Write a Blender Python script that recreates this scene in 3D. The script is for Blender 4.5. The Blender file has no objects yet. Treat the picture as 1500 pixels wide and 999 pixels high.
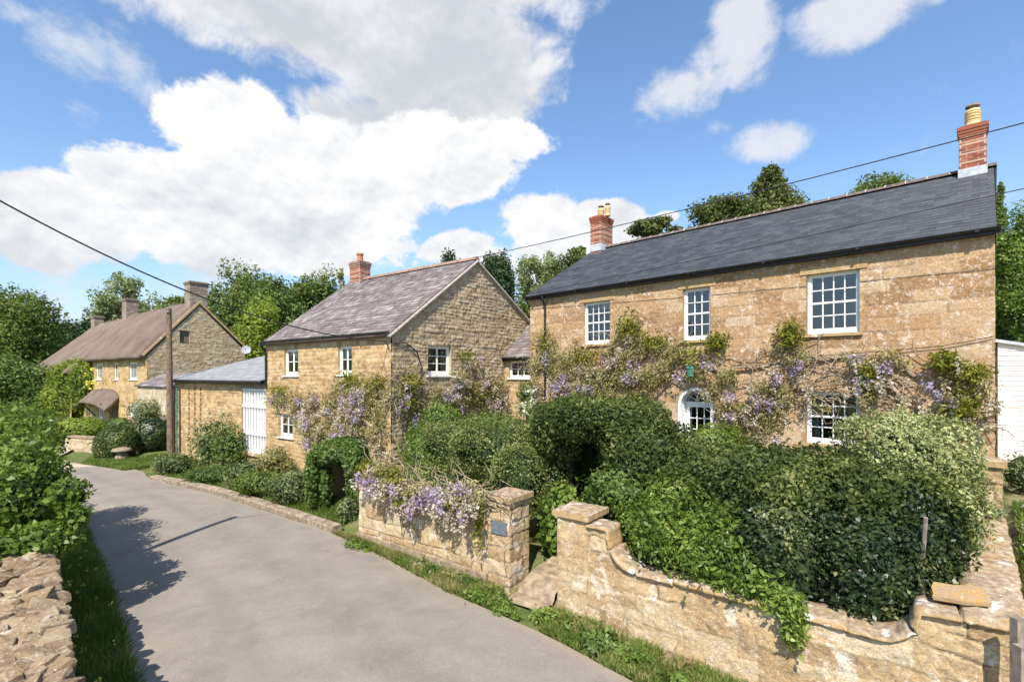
import bpy, math, random
import numpy as np
from mathutils import Vector

# ------------------------------------------------------------------ camera, sky, sun
SC = bpy.context.scene
COL = SC.collection
F, CX, HY = 720.0, 750.0, 550.0           # focal length, centre and horizon of the photograph in its own pixels
cam_d = bpy.data.cameras.new('camera'); cam = bpy.data.objects.new('camera', cam_d); COL.objects.link(cam)
cam.location = (0, 0, 0); cam.rotation_euler = (math.radians(90), 0, 0)
cam_d.sensor_width = 36; cam_d.lens = 36 * F / 1500; cam_d.shift_y = (HY - 499.5) / 1500
cam_d.clip_start = 0.05; cam_d.clip_end = 6000
SC.camera = cam
SC.view_settings.view_transform = 'Standard'; SC.view_settings.look = 'None'
SC.view_settings.exposure = 0.66; SC.view_settings.gamma = 1.0
SC.cycles.max_bounces = 6; SC.cycles.transparent_max_bounces = 12
SC.cycles.diffuse_bounces = 3; SC.cycles.glossy_bounces = 3; SC.cycles.transmission_bounces = 3
SC.cycles.use_adaptive_sampling = True
SC.cycles.sample_clamp_indirect = 6
SUN_EL = math.radians(50)
SUN_XY = Vector((-0.22, -0.975)).normalized()
SUN_DIR = Vector((SUN_XY.x * math.cos(SUN_EL), SUN_XY.y * math.cos(SUN_EL), math.sin(SUN_EL)))
sd = bpy.data.lights.new('sun', 'SUN'); sun = bpy.data.objects.new('sun', sd); COL.objects.link(sun)
sd.energy = 5.0; sd.angle = math.radians(0.5); sd.color = (1.0, 0.93, 0.82)
sun.rotation_euler = SUN_DIR.to_track_quat('Z', 'Y').to_euler(); sun.location = SUN_DIR * 60

def clouds_world():
    w = bpy.data.worlds.new('World'); SC.world = w; w.use_nodes = True
    nt = w.node_tree; N = nt.nodes; L = nt.links; N.clear()
    out = N.new('ShaderNodeOutputWorld'); bg = N.new('ShaderNodeBackground'); L.new(bg.outputs[0], out.inputs[0])
    sky = N.new('ShaderNodeTexSky'); sky.sky_type = 'NISHITA'; sky.sun_disc = False
    sky.sun_elevation = SUN_EL; sky.sun_rotation = math.atan2(SUN_XY.x, SUN_XY.y)
    sky.air_density = 1.0; sky.dust_density = 0.7; sky.ozone_density = 2.2
    def m(op, a, b=None, c=None, clamp=False):
        n = N.new('ShaderNodeMath'); n.operation = op; n.use_clamp = clamp
        for i, v in enumerate((a, b, c)):
            if v is None: continue
            if isinstance(v, (int, float)): n.inputs[i].default_value = v
            else: L.new(v, n.inputs[i])
        return n.outputs[0]
    def ss(x, lo, hi):
        n = N.new('ShaderNodeMapRange'); n.interpolation_type = 'SMOOTHSTEP'
        L.new(x, n.inputs[0]); n.inputs[1].default_value = lo; n.inputs[2].default_value = hi
        return n.outputs[0]
    tc = N.new('ShaderNodeTexCoord'); nrm = N.new('ShaderNodeVectorMath'); nrm.operation = 'NORMALIZE'
    L.new(tc.outputs['Generated'], nrm.inputs[0])
    sep = N.new('ShaderNodeSeparateXYZ'); L.new(nrm.outputs[0], sep.inputs[0])
    az = m('ARCTAN2', sep.outputs[0], sep.outputs[1]); el = m('ARCSINE', sep.outputs[2])
    comb = N.new('ShaderNodeCombineXYZ'); L.new(az, comb.inputs[0]); L.new(m('MULTIPLY', el, 1.25), comb.inputs[1])
    def noise(scale, detail, rough, off=0.0, dist=0.0):
        mp = N.new('ShaderNodeMapping'); L.new(comb.outputs[0], mp.inputs[0]); mp.inputs['Location'].default_value = (off, off * .7, off * .3)
        n = N.new('ShaderNodeTexNoise'); L.new(mp.outputs[0], n.inputs['Vector'])
        n.inputs['Scale'].default_value = scale; n.inputs['Detail'].default_value = detail
        n.inputs['Roughness'].default_value = rough; n.inputs['Distortion'].default_value = dist
        return n.outputs['Fac']
    def relief(scale, detail, rough, off, sh):
        r_ = []
        for k in (0, 1):
            mp = N.new('ShaderNodeMapping'); L.new(comb.outputs[0], mp.inputs[0]); mp.inputs['Location'].default_value = (off - .25 * sh * k, off * .7 + sh * k, off * .3)
            n = N.new('ShaderNodeTexNoise'); L.new(mp.outputs[0], n.inputs['Vector']); n.inputs['Scale'].default_value = scale; n.inputs['Detail'].default_value = detail; n.inputs['Roughness'].default_value = rough; r_.append(n.outputs['Fac'])
        return m('SUBTRACT', r_[0], r_[1])
    rel = m('ADD', m('MULTIPLY', relief(6.5, 6, .5, 3.0, .035), 3.2), m('MULTIPLY', relief(17, 5, .55, 5.0, .012), 1.8))
    n1 = noise(4.2, 10, 0.62, 3.0, 0.4); n2 = noise(13.0, 9, 0.66, 7.0, 0.3); n3 = noise(3.2, 4, .5, 11.0)
    fb = m('ADD', m('MULTIPLY', m('SUBTRACT', n1, 0.5), 1.9), m('MULTIPLY', m('SUBTRACT', n2, 0.5), 1.1))
    def blobs(lst, soft=1.0):
        field = None
        for (px, py, rx, ry, rot, wt) in lst:
            def ae(px, py):
                x = (px - CX) / F; z = (HY - py) / F
                return math.atan2(x, 1), math.asin(z / math.sqrt(1 + x * x + z * z))
            a0, e0 = ae(px, py); a1, _ = ae(px + rx, py); a2, _ = ae(px - rx, py); _, e1 = ae(px, py - ry); _, e2 = ae(px, py + ry)
            ra = abs(a1 - a2) / 2; re = abs(e1 - e2) / 2
            da = m('SUBTRACT', az, a0); de = m('SUBTRACT', el, e0)
            c, s = math.cos(rot), math.sin(rot)
            p = m('DIVIDE', m('ADD', m('MULTIPLY', da, c), m('MULTIPLY', de, s)), ra)
            q = m('DIVIDE', m('SUBTRACT', m('MULTIPLY', de, c), m('MULTIPLY', da, s)), re)
            r2 = m('ADD', m('MULTIPLY', p, p), m('MULTIPLY', q, q))
            v = m('MULTIPLY', m('SUBTRACT', 1.0, r2), wt)
            v = m('MAXIMUM', v, -1.6)
            field = v if field is None else m('MAXIMUM', field, v)
        return field
    big = blobs([(430, 30, 330, 95, 0, 1.0), (650, 95, 190, 150, 0, 1.3), (560, -60, 420, 130, 0, 1.2), (590, 180, 190, 60, 0, .9)])
    low = blobs([(350, 200, 125, 95, 0, 1.0), (270, 290, 170, 75, 0, 1.0), (480, 270, 190, 100, 0, 1.1), (620, 235, 180, 75, .12, 1.0),
                 (745, 210, 75, 38, .05, .9), (120, 320, 150, 70, 0, .9), (380, 350, 260, 60, 0, 1.0), (60, 350, 140, 50, 0, .7)])
    rgt = blobs([(790, 335, 75, 55, 0, 1.0), (880, 335, 85, 42, 0, 1.0), (690, 368, 75, 32, 0, .7), (975, 318, 22, 10, 0, .8), (760, 380, 160, 40, 0, .8)])
    fair = blobs([(1120, 212, 78, 36, -.05, 1.1), (1250, 25, 115, 55, -.1, 1.1), (1085, 70, 62, 80, -.5, 1.1), (1010, 125, 85, 60, .3, .9), (1050, 190, 30, 18, 0, .6),
                  (1340, 0, 60, 30, 0, .3)])
    wisp = blobs([(110, 70, 110, 65, -.5, .75), (195, 105, 50, 75, .6, .7), (20, 15, 70, 28, 0, .8), (115, 165, 40, 22, 0, .4), (145, 240, 50, 24, 0, .6),
                  (1500, 240, 80, 60, 0, .05), (300, 420, 420, 70, 0, .25), (-600, 200, 500, 200, 0, .3), (2600, 250, 600, 220, 0, .4)])
    fb_s = m('MULTIPLY', fb, 1.25)
    dens_big = ss(m('ADD', big, fb_s), -0.05, 0.60)
    dens_low = ss(m('ADD', low, fb_s), -0.02, 0.32)
    dens_rgt = ss(m('ADD', rgt, fb_s), -0.02, 0.32)
    dens_fair = m('MULTIPLY', ss(m('ADD', fair, m('MULTIPLY', fb, 1.7)), -0.05, 0.95), .88)
    dens_wisp = m('MULTIPLY', ss(m('ADD', wisp, m('MULTIPLY', fb, 1.7)), -0.05, 0.9), .75)
    # colours: lit cumulus white, undersides grey
    wht = (1.0, 1.0, 1.0, 1); 
    def mixc(fac, a, b):
        n = N.new('ShaderNodeMix'); n.data_type = 'RGBA'
        if isinstance(fac, (int, float)): n.inputs[0].default_value = fac
        else: L.new(fac, n.inputs[0])
        for i, v in ((6, a), (7, b)):
            if isinstance(v, tuple): n.inputs[i].default_value = v
            else: L.new(v, n.inputs[i])
        return n.outputs[2]
    grey_big = ss(m('SUBTRACT', m('ADD', m('MULTIPLY', big, .75), m('MULTIPLY', m('SUBTRACT', n3, .5), 1.6)), m('MULTIPLY', rel, .55)), 0.0, 1.0)
    c_big = mixc(grey_big, (0.575, 0.585, 0.605, 1), (0.41, 0.43, 0.465, 1))
    lowgrey = ss(m('ADD', m('MULTIPLY', m('SUBTRACT', n3, .5), 1.0), m('ADD', m('MULTIPLY', m('SUBTRACT', n1, .5), 1.3), m('MULTIPLY', m('SUBTRACT', 0.36, el), 1.9))), -0.15, 0.8)
    lowgrey = m('SUBTRACT', lowgrey, m('MULTIPLY', rel, .75), clamp=True)
    c_low = mixc(lowgrey, (0.66, 0.66, 0.66, 1), (0.43, 0.455, 0.495, 1))
    # pale band of air above the hills
    hz = ss(el, 0.0, 0.42); hz = m('SUBTRACT', 1.0, hz)
    skyc = N.new('ShaderNodeVectorMath'); skyc.operation = 'SCALE'; L.new(sky.outputs[0], skyc.inputs[0]); skyc.inputs['Scale'].default_value = 0.14
    tint = N.new('ShaderNodeVectorMath'); tint.operation = 'MULTIPLY'; L.new(skyc.outputs[0], tint.inputs[0]); tint.inputs[1].default_value = (.90, 1.0, 1.06); skyc = tint
    lift = mixc(m('MULTIPLY', hz, 0.45), skyc.outputs[0], (0.34, 0.42, 0.51, 1))
    c = mixc(dens_wisp, lift, (0.52, 0.545, 0.58, 1))
    c = mixc(dens_fair, c, (0.54, 0.555, 0.585, 1))
    c = mixc(dens_big, c, c_big)
    c = mixc(dens_rgt, c, c_low)
    c = mixc(dens_low, c, c_low)
    L.new(c, bg.inputs[0]); bg.inputs[1].default_value = 1.0
    w.cycles.sampling_method = 'MANUAL'; w.cycles.sample_map_resolution = 512
clouds_world()

# ------------------------------------------------------------------ helpers
RNG = np.random.default_rng(7)
WL = {}
def _fin(o, parent, loc):
    COL.objects.link(o)
    if parent is not None:
        o.parent = parent; WL[o.name] = WL[parent.name]
    else:
        o.location = loc; WL[o.name] = np.array(loc, float)
def tag(o, label=None, cat=None, group=None, kind=None):
    if label: o['label'] = label
    if cat: o['category'] = cat
    if group: o['group'] = group
    if kind: o['kind'] = kind
    return o
def empty(name, loc, label, cat, group=None):
    o = bpy.data.objects.new(name, None); o.empty_display_size = .2
    _fin(o, None, tuple(float(v) for v in loc)); return tag(o, label, cat, group)
def mesh_obj(name, V, Fc, mat, parent=None, loc=(0, 0, 0), smooth=False, fattr=None, pattr=None, mats=None, midx=None):
    """V world-space vertices; Fc an (n,4) array or a list of faces"""
    V = np.asarray(V, float).reshape(-1, 3)
    base = WL[parent.name] if parent is not None else np.array(loc, float)
    V = V - base
    me = bpy.data.meshes.new(name)
    if isinstance(Fc, np.ndarray):
        n, k = Fc.shape
        me.vertices.add(len(V)); me.vertices.foreach_set('co', V.ravel())
        me.loops.add(n * k); me.loops.foreach_set('vertex_index', Fc.ravel().astype(np.int32))
        me.polygons.add(n); me.polygons.foreach_set('loop_start', np.arange(0, n * k, k, dtype=np.int32))
        me.polygons.foreach_set('loop_total', np.full(n, k, dtype=np.int32))
        me.update(calc_edges=True)
    else:
        me.from_pydata([tuple(v) for v in V], [], Fc); me.update()
    if smooth: me.polygons.foreach_set('use_smooth', np.ones(len(me.polygons), dtype=bool))
    if fattr is not None:
        a = me.attributes.new('tone', 'FLOAT', 'FACE'); a.data.foreach_set('value', np.asarray(fattr, np.float32))
    if pattr:
        for k, arr in pattr.items():
            a = me.attributes.new(k, 'FLOAT', 'POINT'); a.data.foreach_set('value', np.asarray(arr, np.float32).ravel())
    if mats:
        for m_ in mats: me.materials.append(m_)
        me.polygons.foreach_set('material_index', np.asarray(midx, np.int32))
    elif mat: me.materials.append(mat)
    o = bpy.data.objects.new(name, me); _fin(o, parent, loc)
    return o
class MB:
    def __init__(s): s.v = []; s.f = []; s.t = []; s.tt = .5
    def add(s, vs, fs):
        b = len(s.v); s.v += [tuple(map(float, v)) for v in vs]; s.f += [tuple(b + i for i in f) for f in fs]; s.t += [s.tt] * len(fs)
    def box(s, c, ex, ey, ez):
        """centre and three half-extent vectors"""
        c, ex, ey, ez = (np.array(a, float) for a in (c, ex, ey, ez))
        vs = [c + a * ex + b * ey + d * ez for d in (-1, 1) for b in (-1, 1) for a in (-1, 1)]
        s.add(vs, [(0, 2, 3, 1), (4, 5, 7, 6), (0, 1, 5, 4), (2, 6, 7, 3), (0, 4, 6, 2), (1, 3, 7, 5)])
    def tube(s, P, R, n=8, cap=True):
        P = [np.array(p, float) for p in P]
        if not hasattr(R, '__len__'): R = [R] * len(P)
        up = np.array([0, 0, 1.0]); rings = []
        prev = None
        for i, p in enumerate(P):
            t = P[min(i + 1, len(P) - 1)] - P[max(i - 1, 0)]; t = t / (np.linalg.norm(t) + 1e-9)
            if prev is None:
                a = np.cross(t, up if abs(t[2]) < .9 else np.array([1.0, 0, 0]))
            else: a = prev - t * np.dot(prev, t)
            a = a / (np.linalg.norm(a) + 1e-9); prev = a; b = np.cross(t, a)
            rings.append([p + R[i] * (a * math.cos(q) + b * math.sin(q)) for q in [2 * math.pi * k / n for k in range(n)]])
        vs = [v for r in rings for v in r]; fs = []
        for i in range(len(P) - 1):
            for k in range(n):
                k2 = (k + 1) % n; fs.append((i * n + k, i * n + k2, (i + 1) * n + k2, (i + 1) * n + k))
        if cap: fs.append(tuple(range(n - 1, -1, -1))); fs.append(tuple((len(P) - 1) * n + k for k in range(n)))
        s.add(vs, fs)
    def lathe(s, prof, c, n=20):
        vs = []; fs = []
        for (r, z) in prof:
            vs += [(c[0] + r * math.cos(2 * math.pi * k / n), c[1] + r * math.sin(2 * math.pi * k / n), c[2] + z) for k in range(n)]
        for i in range(len(prof) - 1):
            for k in range(n): fs.append((i * n + k, i * n + (k + 1) % n, (i + 1) * n + (k + 1) % n, (i + 1) * n + k))
        fs.append(tuple(range(n - 1, -1, -1))); fs.append(tuple((len(prof) - 1) * n + k for k in range(n)))
        s.add(vs, fs)
    def build(s, name, mat, parent=None, loc=(0, 0, 0), smooth=False):
        return mesh_obj(name, s.v, s.f, mat, parent, loc, smooth, fattr=s.t)
def at(px, py, Y): return np.array([(px - CX) / F * Y, Y, (HY - py) / F * Y])
# value noise
def _h(ix, iy, seed):
    h = (ix.astype(np.int64) * 374761393 + iy.astype(np.int64) * 668265263 + seed * 974634777) & 0xffffffff
    h = ((h ^ (h >> 13)) * 1274126177) & 0xffffffff
    return ((h ^ (h >> 16)) & 0xffff) / 65535.0
def vn(x, y, seed=0):
    x = np.asarray(x, float); y = np.asarray(y, float)
    ix = np.floor(x); iy = np.floor(y); fx = x - ix; fy = y - iy
    fx = fx * fx * (3 - 2 * fx); fy = fy * fy * (3 - 2 * fy)
    ix = ix.astype(np.int64); iy = iy.astype(np.int64)
    a = _h(ix, iy, seed); b = _h(ix + 1, iy, seed); c = _h(ix, iy + 1, seed); d = _h(ix + 1, iy + 1, seed)
    return (a * (1 - fx) + b * fx) * (1 - fy) + (c * (1 - fx) + d * fx) * fy
def fbm(x, y, seed=0, o=3):
    r = 0; amp = .5; tot = 0
    for i in range(o):
        r = r + amp * vn(x * 2 ** i, y * 2 ** i, seed + i * 17); tot += amp; amp *= .55
    return r / tot
def sstep(x, a, b):
    t = np.clip((x - a) / (b - a), 0, 1); return t * t * (3 - 2 * t)

# ------------------------------------------------------------------ materials
def nmat(name):
    m = bpy.data.materials.new(name); m.use_nodes = True; nt = m.node_tree; nt.nodes.clear()
    return m, nt, nt.nodes, nt.links
class NB:
    def __init__(s, name):
        s.m, s.nt, s.N, s.L = nmat(name)
        s.out = s.N.new('ShaderNodeOutputMaterial'); s.p = s.N.new('ShaderNodeBsdfPrincipled')
        s.L.new(s.p.outputs[0], s.out.inputs[0])
        g = s.N.new('ShaderNodeNewGeometry'); s.pos = g.outputs['Position']
    def put(s, sock, v):
        if isinstance(v, (int, float)): sock.default_value = v
        elif isinstance(v, tuple): sock.default_value = v if len(v) == 4 else (*v, 1)
        else: s.L.new(v, sock)
    def math(s, op, a, b=0, clamp=False):
        n = s.N.new('ShaderNodeMath'); n.operation = op; n.use_clamp = clamp; s.put(n.inputs[0], a); s.put(n.inputs[1], b); return n.outputs[0]
    def noise(s, scale, det=4, rough=.55, dist=0, vec=None, stretch=None):
        n = s.N.new('ShaderNodeTexNoise'); v = vec or s.pos
        if stretch:
            mp = s.N.new('ShaderNodeMapping'); s.L.new(v, mp.inputs[0]); mp.inputs['Scale'].default_value = stretch; v = mp.outputs[0]
        s.L.new(v, n.inputs['Vector']); n.inputs['Scale'].default_value = scale; n.inputs['Detail'].default_value = det
        n.inputs['Roughness'].default_value = rough; n.inputs['Distortion'].default_value = dist; return n.outputs['Fac']
    def vor(s, scale, feature='F1'):
        n = s.N.new('ShaderNodeTexVoronoi'); n.feature = feature; s.L.new(s.pos, n.inputs['Vector']); n.inputs['Scale'].default_value = scale; return n.outputs['Distance']
    def attr(s, name):
        n = s.N.new('ShaderNodeAttribute'); n.attribute_name = name; return n.outputs['Fac']
    def ramp(s, fac, stops, interp='LINEAR'):
        n = s.N.new('ShaderNodeValToRGB'); s.put(n.inputs[0], fac); cr = n.color_ramp; cr.interpolation = interp
        while len(cr.elements) < len(stops): cr.elements.new(.5)
        for e, (p, c) in zip(cr.elements, stops): e.position = p; e.color = (*c, 1) if len(c) == 3 else c
        return n.outputs[0]
    def rng(s, v, a, b, lo=0, hi=1):
        n = s.N.new('ShaderNodeMapRange'); n.interpolation_type = 'SMOOTHSTEP'; s.put(n.inputs[0], v)
        for i, q in enumerate((a, b, lo, hi)): n.inputs[i + 1].default_value = q
        return n.outputs[0]
    def mix(s, fac, a, b, blend='MIX'):
        n = s.N.new('ShaderNodeMix'); n.data_type = 'RGBA'; n.blend_type = blend
        s.put(n.inputs[0], fac); s.put(n.inputs[6], a); s.put(n.inputs[7], b); return n.outputs[2]
    def bump(s, h, strength=.5, dist=.02):
        n = s.N.new('ShaderNodeBump'); n.inputs['Strength'].default_value = strength; n.inputs['Distance'].default_value = dist
        s.L.new(h, n.inputs['Height']); s.L.new(n.outputs[0], s.p.inputs['Normal'])
    def fin(s, col, rough=.8, spec=.3, metal=0):
        s.put(s.p.inputs['Base Color'], col); s.put(s.p.inputs['Roughness'], rough); s.put(s.p.inputs['Specular IOR Level'], spec); s.put(s.p.inputs['Metallic'], metal)
        return s.m
def stone_mat(name, stops, mortar, lichen=.35, pale=(.62, .57, .48), stain=(.2, .17, .13), lscale=5, bump=.6, dark=.35, speck=9):
    b = NB(name); t = b.attr('tone'); mo = b.attr('mortar')
    n1 = b.noise(2.2, 4); n2 = b.noise(14, 5, .65); n3 = b.noise(60, 3, .6)
    tt = b.math('ADD', b.math('MULTIPLY', t, .75), b.math('MULTIPLY', b.math('SUBTRACT', n2, .35), .7), True)
    col = b.ramp(tt, stops)
    col = b.mix(mo, col, mortar)
    st = b.rng(b.noise(1.1, 5, .6, .5, stretch=(1, 1, .55)), .52, .75, 0, dark)
    col = b.mix(st, col, stain)
    lf = b.math('MULTIPLY', b.rng(b.noise(lscale, 7, .75, .4), .53, .60), b.rng(b.noise(lscale * .3, 3), .38, .60))
    col = b.mix(b.math('MULTIPLY', lf, lichen), col, pale)
    sp = b.rng(b.noise(speck * 2, 5, .8), .52, .64, 0, .62)
    col = b.mix(b.math('MULTIPLY', sp, lichen), col, pale)
    pit = b.rng(n3, .62, .8, 0, .5); col = b.mix(pit, col, stain)
    n4 = b.noise(34, 5, .75); col = b.mix(1.0, col, b.ramp(n4, [(.30, (.60, .57, .54)), (.5, (1, 1, 1)), (.72, (1.28, 1.27, 1.25))]), 'MULTIPLY')
    h = b.math('ADD', b.math('MULTIPLY', n2, .8), b.math('ADD', b.math('MULTIPLY', n3, .5), b.math('MULTIPLY', n4, .9))); b.bump(h, bump, .03)
    return b.fin(col, .92, .15)
OCH = [(0, (.27, .165, .075)), (.35, (.40, .26, .12)), (.6, (.47, .32, .16)), (.8, (.54, .39, .22)), (1, (.58, .46, .31))]
MAT = {}
MAT['ashlar'] = stone_mat('orange_brown_ashlar', [(0, (.23, .135, .065)), (.25, (.35, .21, .10)), (.5, (.42, .265, .135)), (.75, (.46, .32, .185)), (1, (.53, .42, .30))], (.26, .18, .11), 1.0, pale=(.62, .52, .43), lscale=9, dark=.25, speck=8)
MAT['rubble'] = stone_mat('golden_coursed_rubble', OCH, (.45, .35, .21), .3, dark=.2)
MAT['gable'] = stone_mat('weathered_grey_ochre_rubble', [(0, (.25, .175, .10)), (.4, (.39, .29, .175)), (.7, (.47, .365, .235)), (1, (.54, .45, .32))], (.38, .29, .19), .7, dark=.3)
MAT['cottage_wall'] = stone_mat('ochre_cottage_stone', [(0, (.30, .19, .08)), (.5, (.45, .31, .15)), (1, (.56, .44, .26))], (.42, .31, .18), .15, dark=.2)
MAT['garden'] = stone_mat('garden_wall_stone', [(0, (.29, .19, .095)), (.3, (.40, .28, .15)), (.55, (.46, .34, .19)), (.8, (.50, .39, .25)), (1, (.54, .46, .35))], (.13, .09, .055), .8, pale=(.64, .58, .50), lscale=3, dark=.3)
MAT['stack'] = stone_mat('dark_weathered_stack', [(0, (.17, .13, .10)), (.5, (.25, .195, .155)), (1, (.33, .27, .22))], (.22, .18, .14), .5, dark=.4)
def coping_mat():
    b = NB('lichen_spotted_coping'); n2 = b.noise(12, 5, .6); n3 = b.noise(50, 3, .6)
    col = b.ramp(n2, [(.25, (.16, .11, .07)), (.45, (.27, .20, .135)), (.6, (.38, .30, .21)), (.78, (.50, .43, .34))])
    up = b.N.new('ShaderNodeSeparateXYZ'); g = b.N.new('ShaderNodeNewGeometry'); b.L.new(g.outputs['Normal'], up.inputs[0])
    col = b.mix(b.rng(up.outputs[2], .2, .7, .75, 0), col, (.42, .29, .14))
    o = b.rng(b.noise(4.5, 3), .58, .68, 0, .6); col = b.mix(o, col, (.42, .24, .06))
    w = b.math('MULTIPLY', b.rng(b.math('ADD', b.vor(4.5), b.math('MULTIPLY', b.math('SUBTRACT', n2, .5), 1.1)), .30, .20), b.rng(b.noise(2.3, 3), .46, .56))
    col = b.mix(w, col, (.66, .63, .58))
    b.bump(b.math('ADD', n2, b.math('MULTIPLY', n3, .5)), .7, .02); return b.fin(col, .95, .1)
MAT['coping'] = coping_mat()
def simple(name, col, rough=.6, spec=.3, nscale=8, var=.15, bump=0, metal=0, dirt=None):
    b = NB(name); n = b.noise(nscale, 4); t = b.attr('tone')
    k = b.math('ADD', b.math('MULTIPLY', b.math('SUBTRACT', n, .5), var * 2), 0)
    c = b.mix(b.rng(n, .3, .7), tuple(x * (1 - var) for x in col), tuple(min(1, x * (1 + var)) for x in col))
    if dirt: c = b.mix(b.rng(b.noise(3, 5, .7), .5, .75, 0, .5), c, dirt)
    if bump: b.bump(b.noise(nscale * 4, 3), bump, .01)
    return b.fin(c, rough, spec, metal)
MAT['white'] = simple('white_paint', (.80, .80, .78), .45, .4, 6, .04)
MAT['white_board'] = simple('white_boarding', (.80, .79, .77), .55, .3, 4, .05, dirt=(.6, .58, .54))
MAT['black'] = simple('black_plastic', (.018, .018, .02), .35, .4, 6, .2)
MAT['lead'] = simple('lead_flashing', (.42, .45, .50), .55, .4, 9, .2)
MAT['clay'] = simple('terracotta', (.42, .15, .08), .8, .2, 14, .2)
MAT['cream_clay'] = simple('cream_pot', (.66, .48, .24), .7, .2, 14, .15)
MAT['ridge'] = simple('grey_brown_ridge', (.13, .10, .09), .85, .15, 10, .3)
MAT['ridge_red'] = simple('red_ridge', (.26, .17, .13), .85, .15, 10, .35, dirt=(.2, .17, .14))
MAT['mortar'] = simple('pale_mortar', (.50, .45, .40), .9, .1, 10, .2)
MAT['wood_grey'] = simple('weathered_wood', (.24, .20, .16), .85, .1, 12, .25, .3)
MAT['pole_wood'] = simple('pole_wood', (.17, .125, .09), .85, .1, 9, .3, .3)
MAT['bark'] = simple('bark', (.12, .095, .07), .95, .05, 7, .35, .6)
MAT['vine_bark'] = simple('vine_bark', (.30, .235, .17), .95, .05, 20, .3, .4)
MAT['cable'] = simple('cable_rubber', (.03, .03, .035), .5, .3)
MAT['dark_room'] = simple('dark_interior', (.045, .04, .036), .9, .1)  # near-black colour carries the gloom of unlit rooms
MAT['curtain'] = simple('cream_curtain', (.52, .48, .40), .9, .1, 3, .1)
MAT['slate_plaque'] = simple('slate_plaque', (.12, .14, .16), .6, .3, 20, .2)
MAT['green_metal'] = simple('verdigris', (.07, .20, .16), .5, .4)
MAT['dish'] = simple('dish_grey', (.30, .31, .33), .5, .3)
MAT['soil'] = simple('soil', (.13, .09, .06), .95, .05, 10, .4, .5)
MAT['kerb'] = simple('kerb_stone', (.27, .215, .165), .92, .1, 9, .35, .5, dirt=(.12, .10, .08))
MAT['flag'] = simple('flagstone', (.27, .21, .145), .92, .1, 7, .3, .5, dirt=(.2, .16, .11))
MAT['door_oak'] = simple('old_door', (.13, .10, .075), .8, .2, 9, .3)
MAT['red_seat'] = simple('pink_gravel', (.42, .26, .19), .95, .1, 30, .4, .6)
def slate_mat(name, stops, rough=.5, moss=0, mosscol=(.3, .28, .2)):
    b = NB(name); t = b.attr('tone'); n = b.noise(9, 5, .6); n2 = b.noise(1.3, 3)
    tt = b.math('ADD', b.math('MULTIPLY', t, .7), b.math('MULTIPLY', b.math('SUBTRACT', b.math('ADD', n, n2), .7), .6), True)
    col = b.ramp(tt, stops)
    if moss: col = b.mix(b.math('MULTIPLY', b.rng(b.noise(26, 4, .7), .56, .68), moss), col, mosscol)
    b.bump(n, .3, .01); return b.fin(col, rough, .35)
MAT['slate_dark'] = slate_mat('new_blue_grey_slate', [(0, (.024, .027, .034)), (.5, (.045, .050, .060)), (.9, (.068, .073, .085)), (1, (.10, .10, .11))], .55, .12, (.16, .16, .17))
MAT['slate_old'] = slate_mat('old_purple_grey_slate', [(0, (.09, .075, .08)), (.35, (.140, .108, .112)), (.6, (.180, .152, .150)), (.85, (.25, .235, .225)), (1, (.34, .33, .31))], .8, .6, (.34, .31, .25))
MAT['slate_grey'] = slate_mat('pale_grey_slate', [(0, (.15, .15, .16)), (.5, (.22, .22, .235)), (1, (.30, .30, .31))], .7, .3, (.36, .35, .33))
def brick_mat():
    b = NB('red_brick'); t = b.attr('tone'); mo = b.attr('mortar'); n = b.noise(30, 3)
    col = b.ramp(b.math('ADD', b.math('MULTIPLY', t, .8), b.math('MULTIPLY', n, .2)), [(0, (.15, .06, .045)), (.5, (.27, .095, .06)), (1, (.36, .16, .10))])
    col = b.mix(mo, col, (.50, .42, .34)); b.bump(n, .4, .01); return b.fin(col, .9, .1)
MAT['brick'] = brick_mat()
def thatch_mat():
    b = NB('aged_thatch'); n = b.noise(5, 7, .8, .3, stretch=(2.2, 2.2, .6)); n2 = b.noise(.6, 4); n3 = b.noise(40, 3, .7, stretch=(2.5, 2.5, .35))
    col = b.ramp(b.math('ADD', b.math('MULTIPLY', n, .6), b.math('MULTIPLY', n2, .4)), [(.30, (.15, .105, .085)), (.45, (.30, .22, .18)), (.58, (.40, .31, .26)), (.72, (.48, .39, .33))])
    b.bump(b.math('ADD', b.math('MULTIPLY', n, 1.6), n3), 1.0, .12); return b.fin(col, .98, .05)
MAT['thatch'] = thatch_mat()
def glass_mat():
    m, nt, N, L = nmat('window_glass'); out = N.new('ShaderNodeOutputMaterial'); mx = N.new('ShaderNodeMixShader')
    tr = N.new('ShaderNodeBsdfTransparent'); tr.inputs[0].default_value = (.75, .80, .80, 1)
    gl = N.new('ShaderNodeBsdfGlossy'); gl.inputs['Roughness'].default_value = .02; gl.inputs[0].default_value = (.9, .95, 1, 1)
    fr = N.new('ShaderNodeFresnel'); fr.inputs[0].default_value = 1.52
    ad = N.new('ShaderNodeMath'); ad.operation = 'MULTIPLY_ADD'; L.new(fr.outputs[0], ad.inputs[0]); ad.inputs[1].default_value = 1.7; ad.inputs[2].default_value = .04
    nz = N.new('ShaderNodeTexNoise'); nz.inputs['Scale'].default_value = 2.5; g = N.new('ShaderNodeNewGeometry'); L.new(g.outputs['Position'], nz.inputs['Vector'])
    bp = N.new('ShaderNodeBump'); bp.inputs['Strength'].default_value = .12; bp.inputs['Distance'].default_value = .05; L.new(nz.outputs['Fac'], bp.inputs['Height']); L.new(bp.outputs[0], gl.inputs['Normal'])
    L.new(ad.outputs[0], mx.inputs[0]); L.new(tr.outputs[0], mx.inputs[1]); L.new(gl.outputs[0], mx.inputs[2]); L.new(mx.outputs[0], out.inputs[0])
    return m
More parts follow.
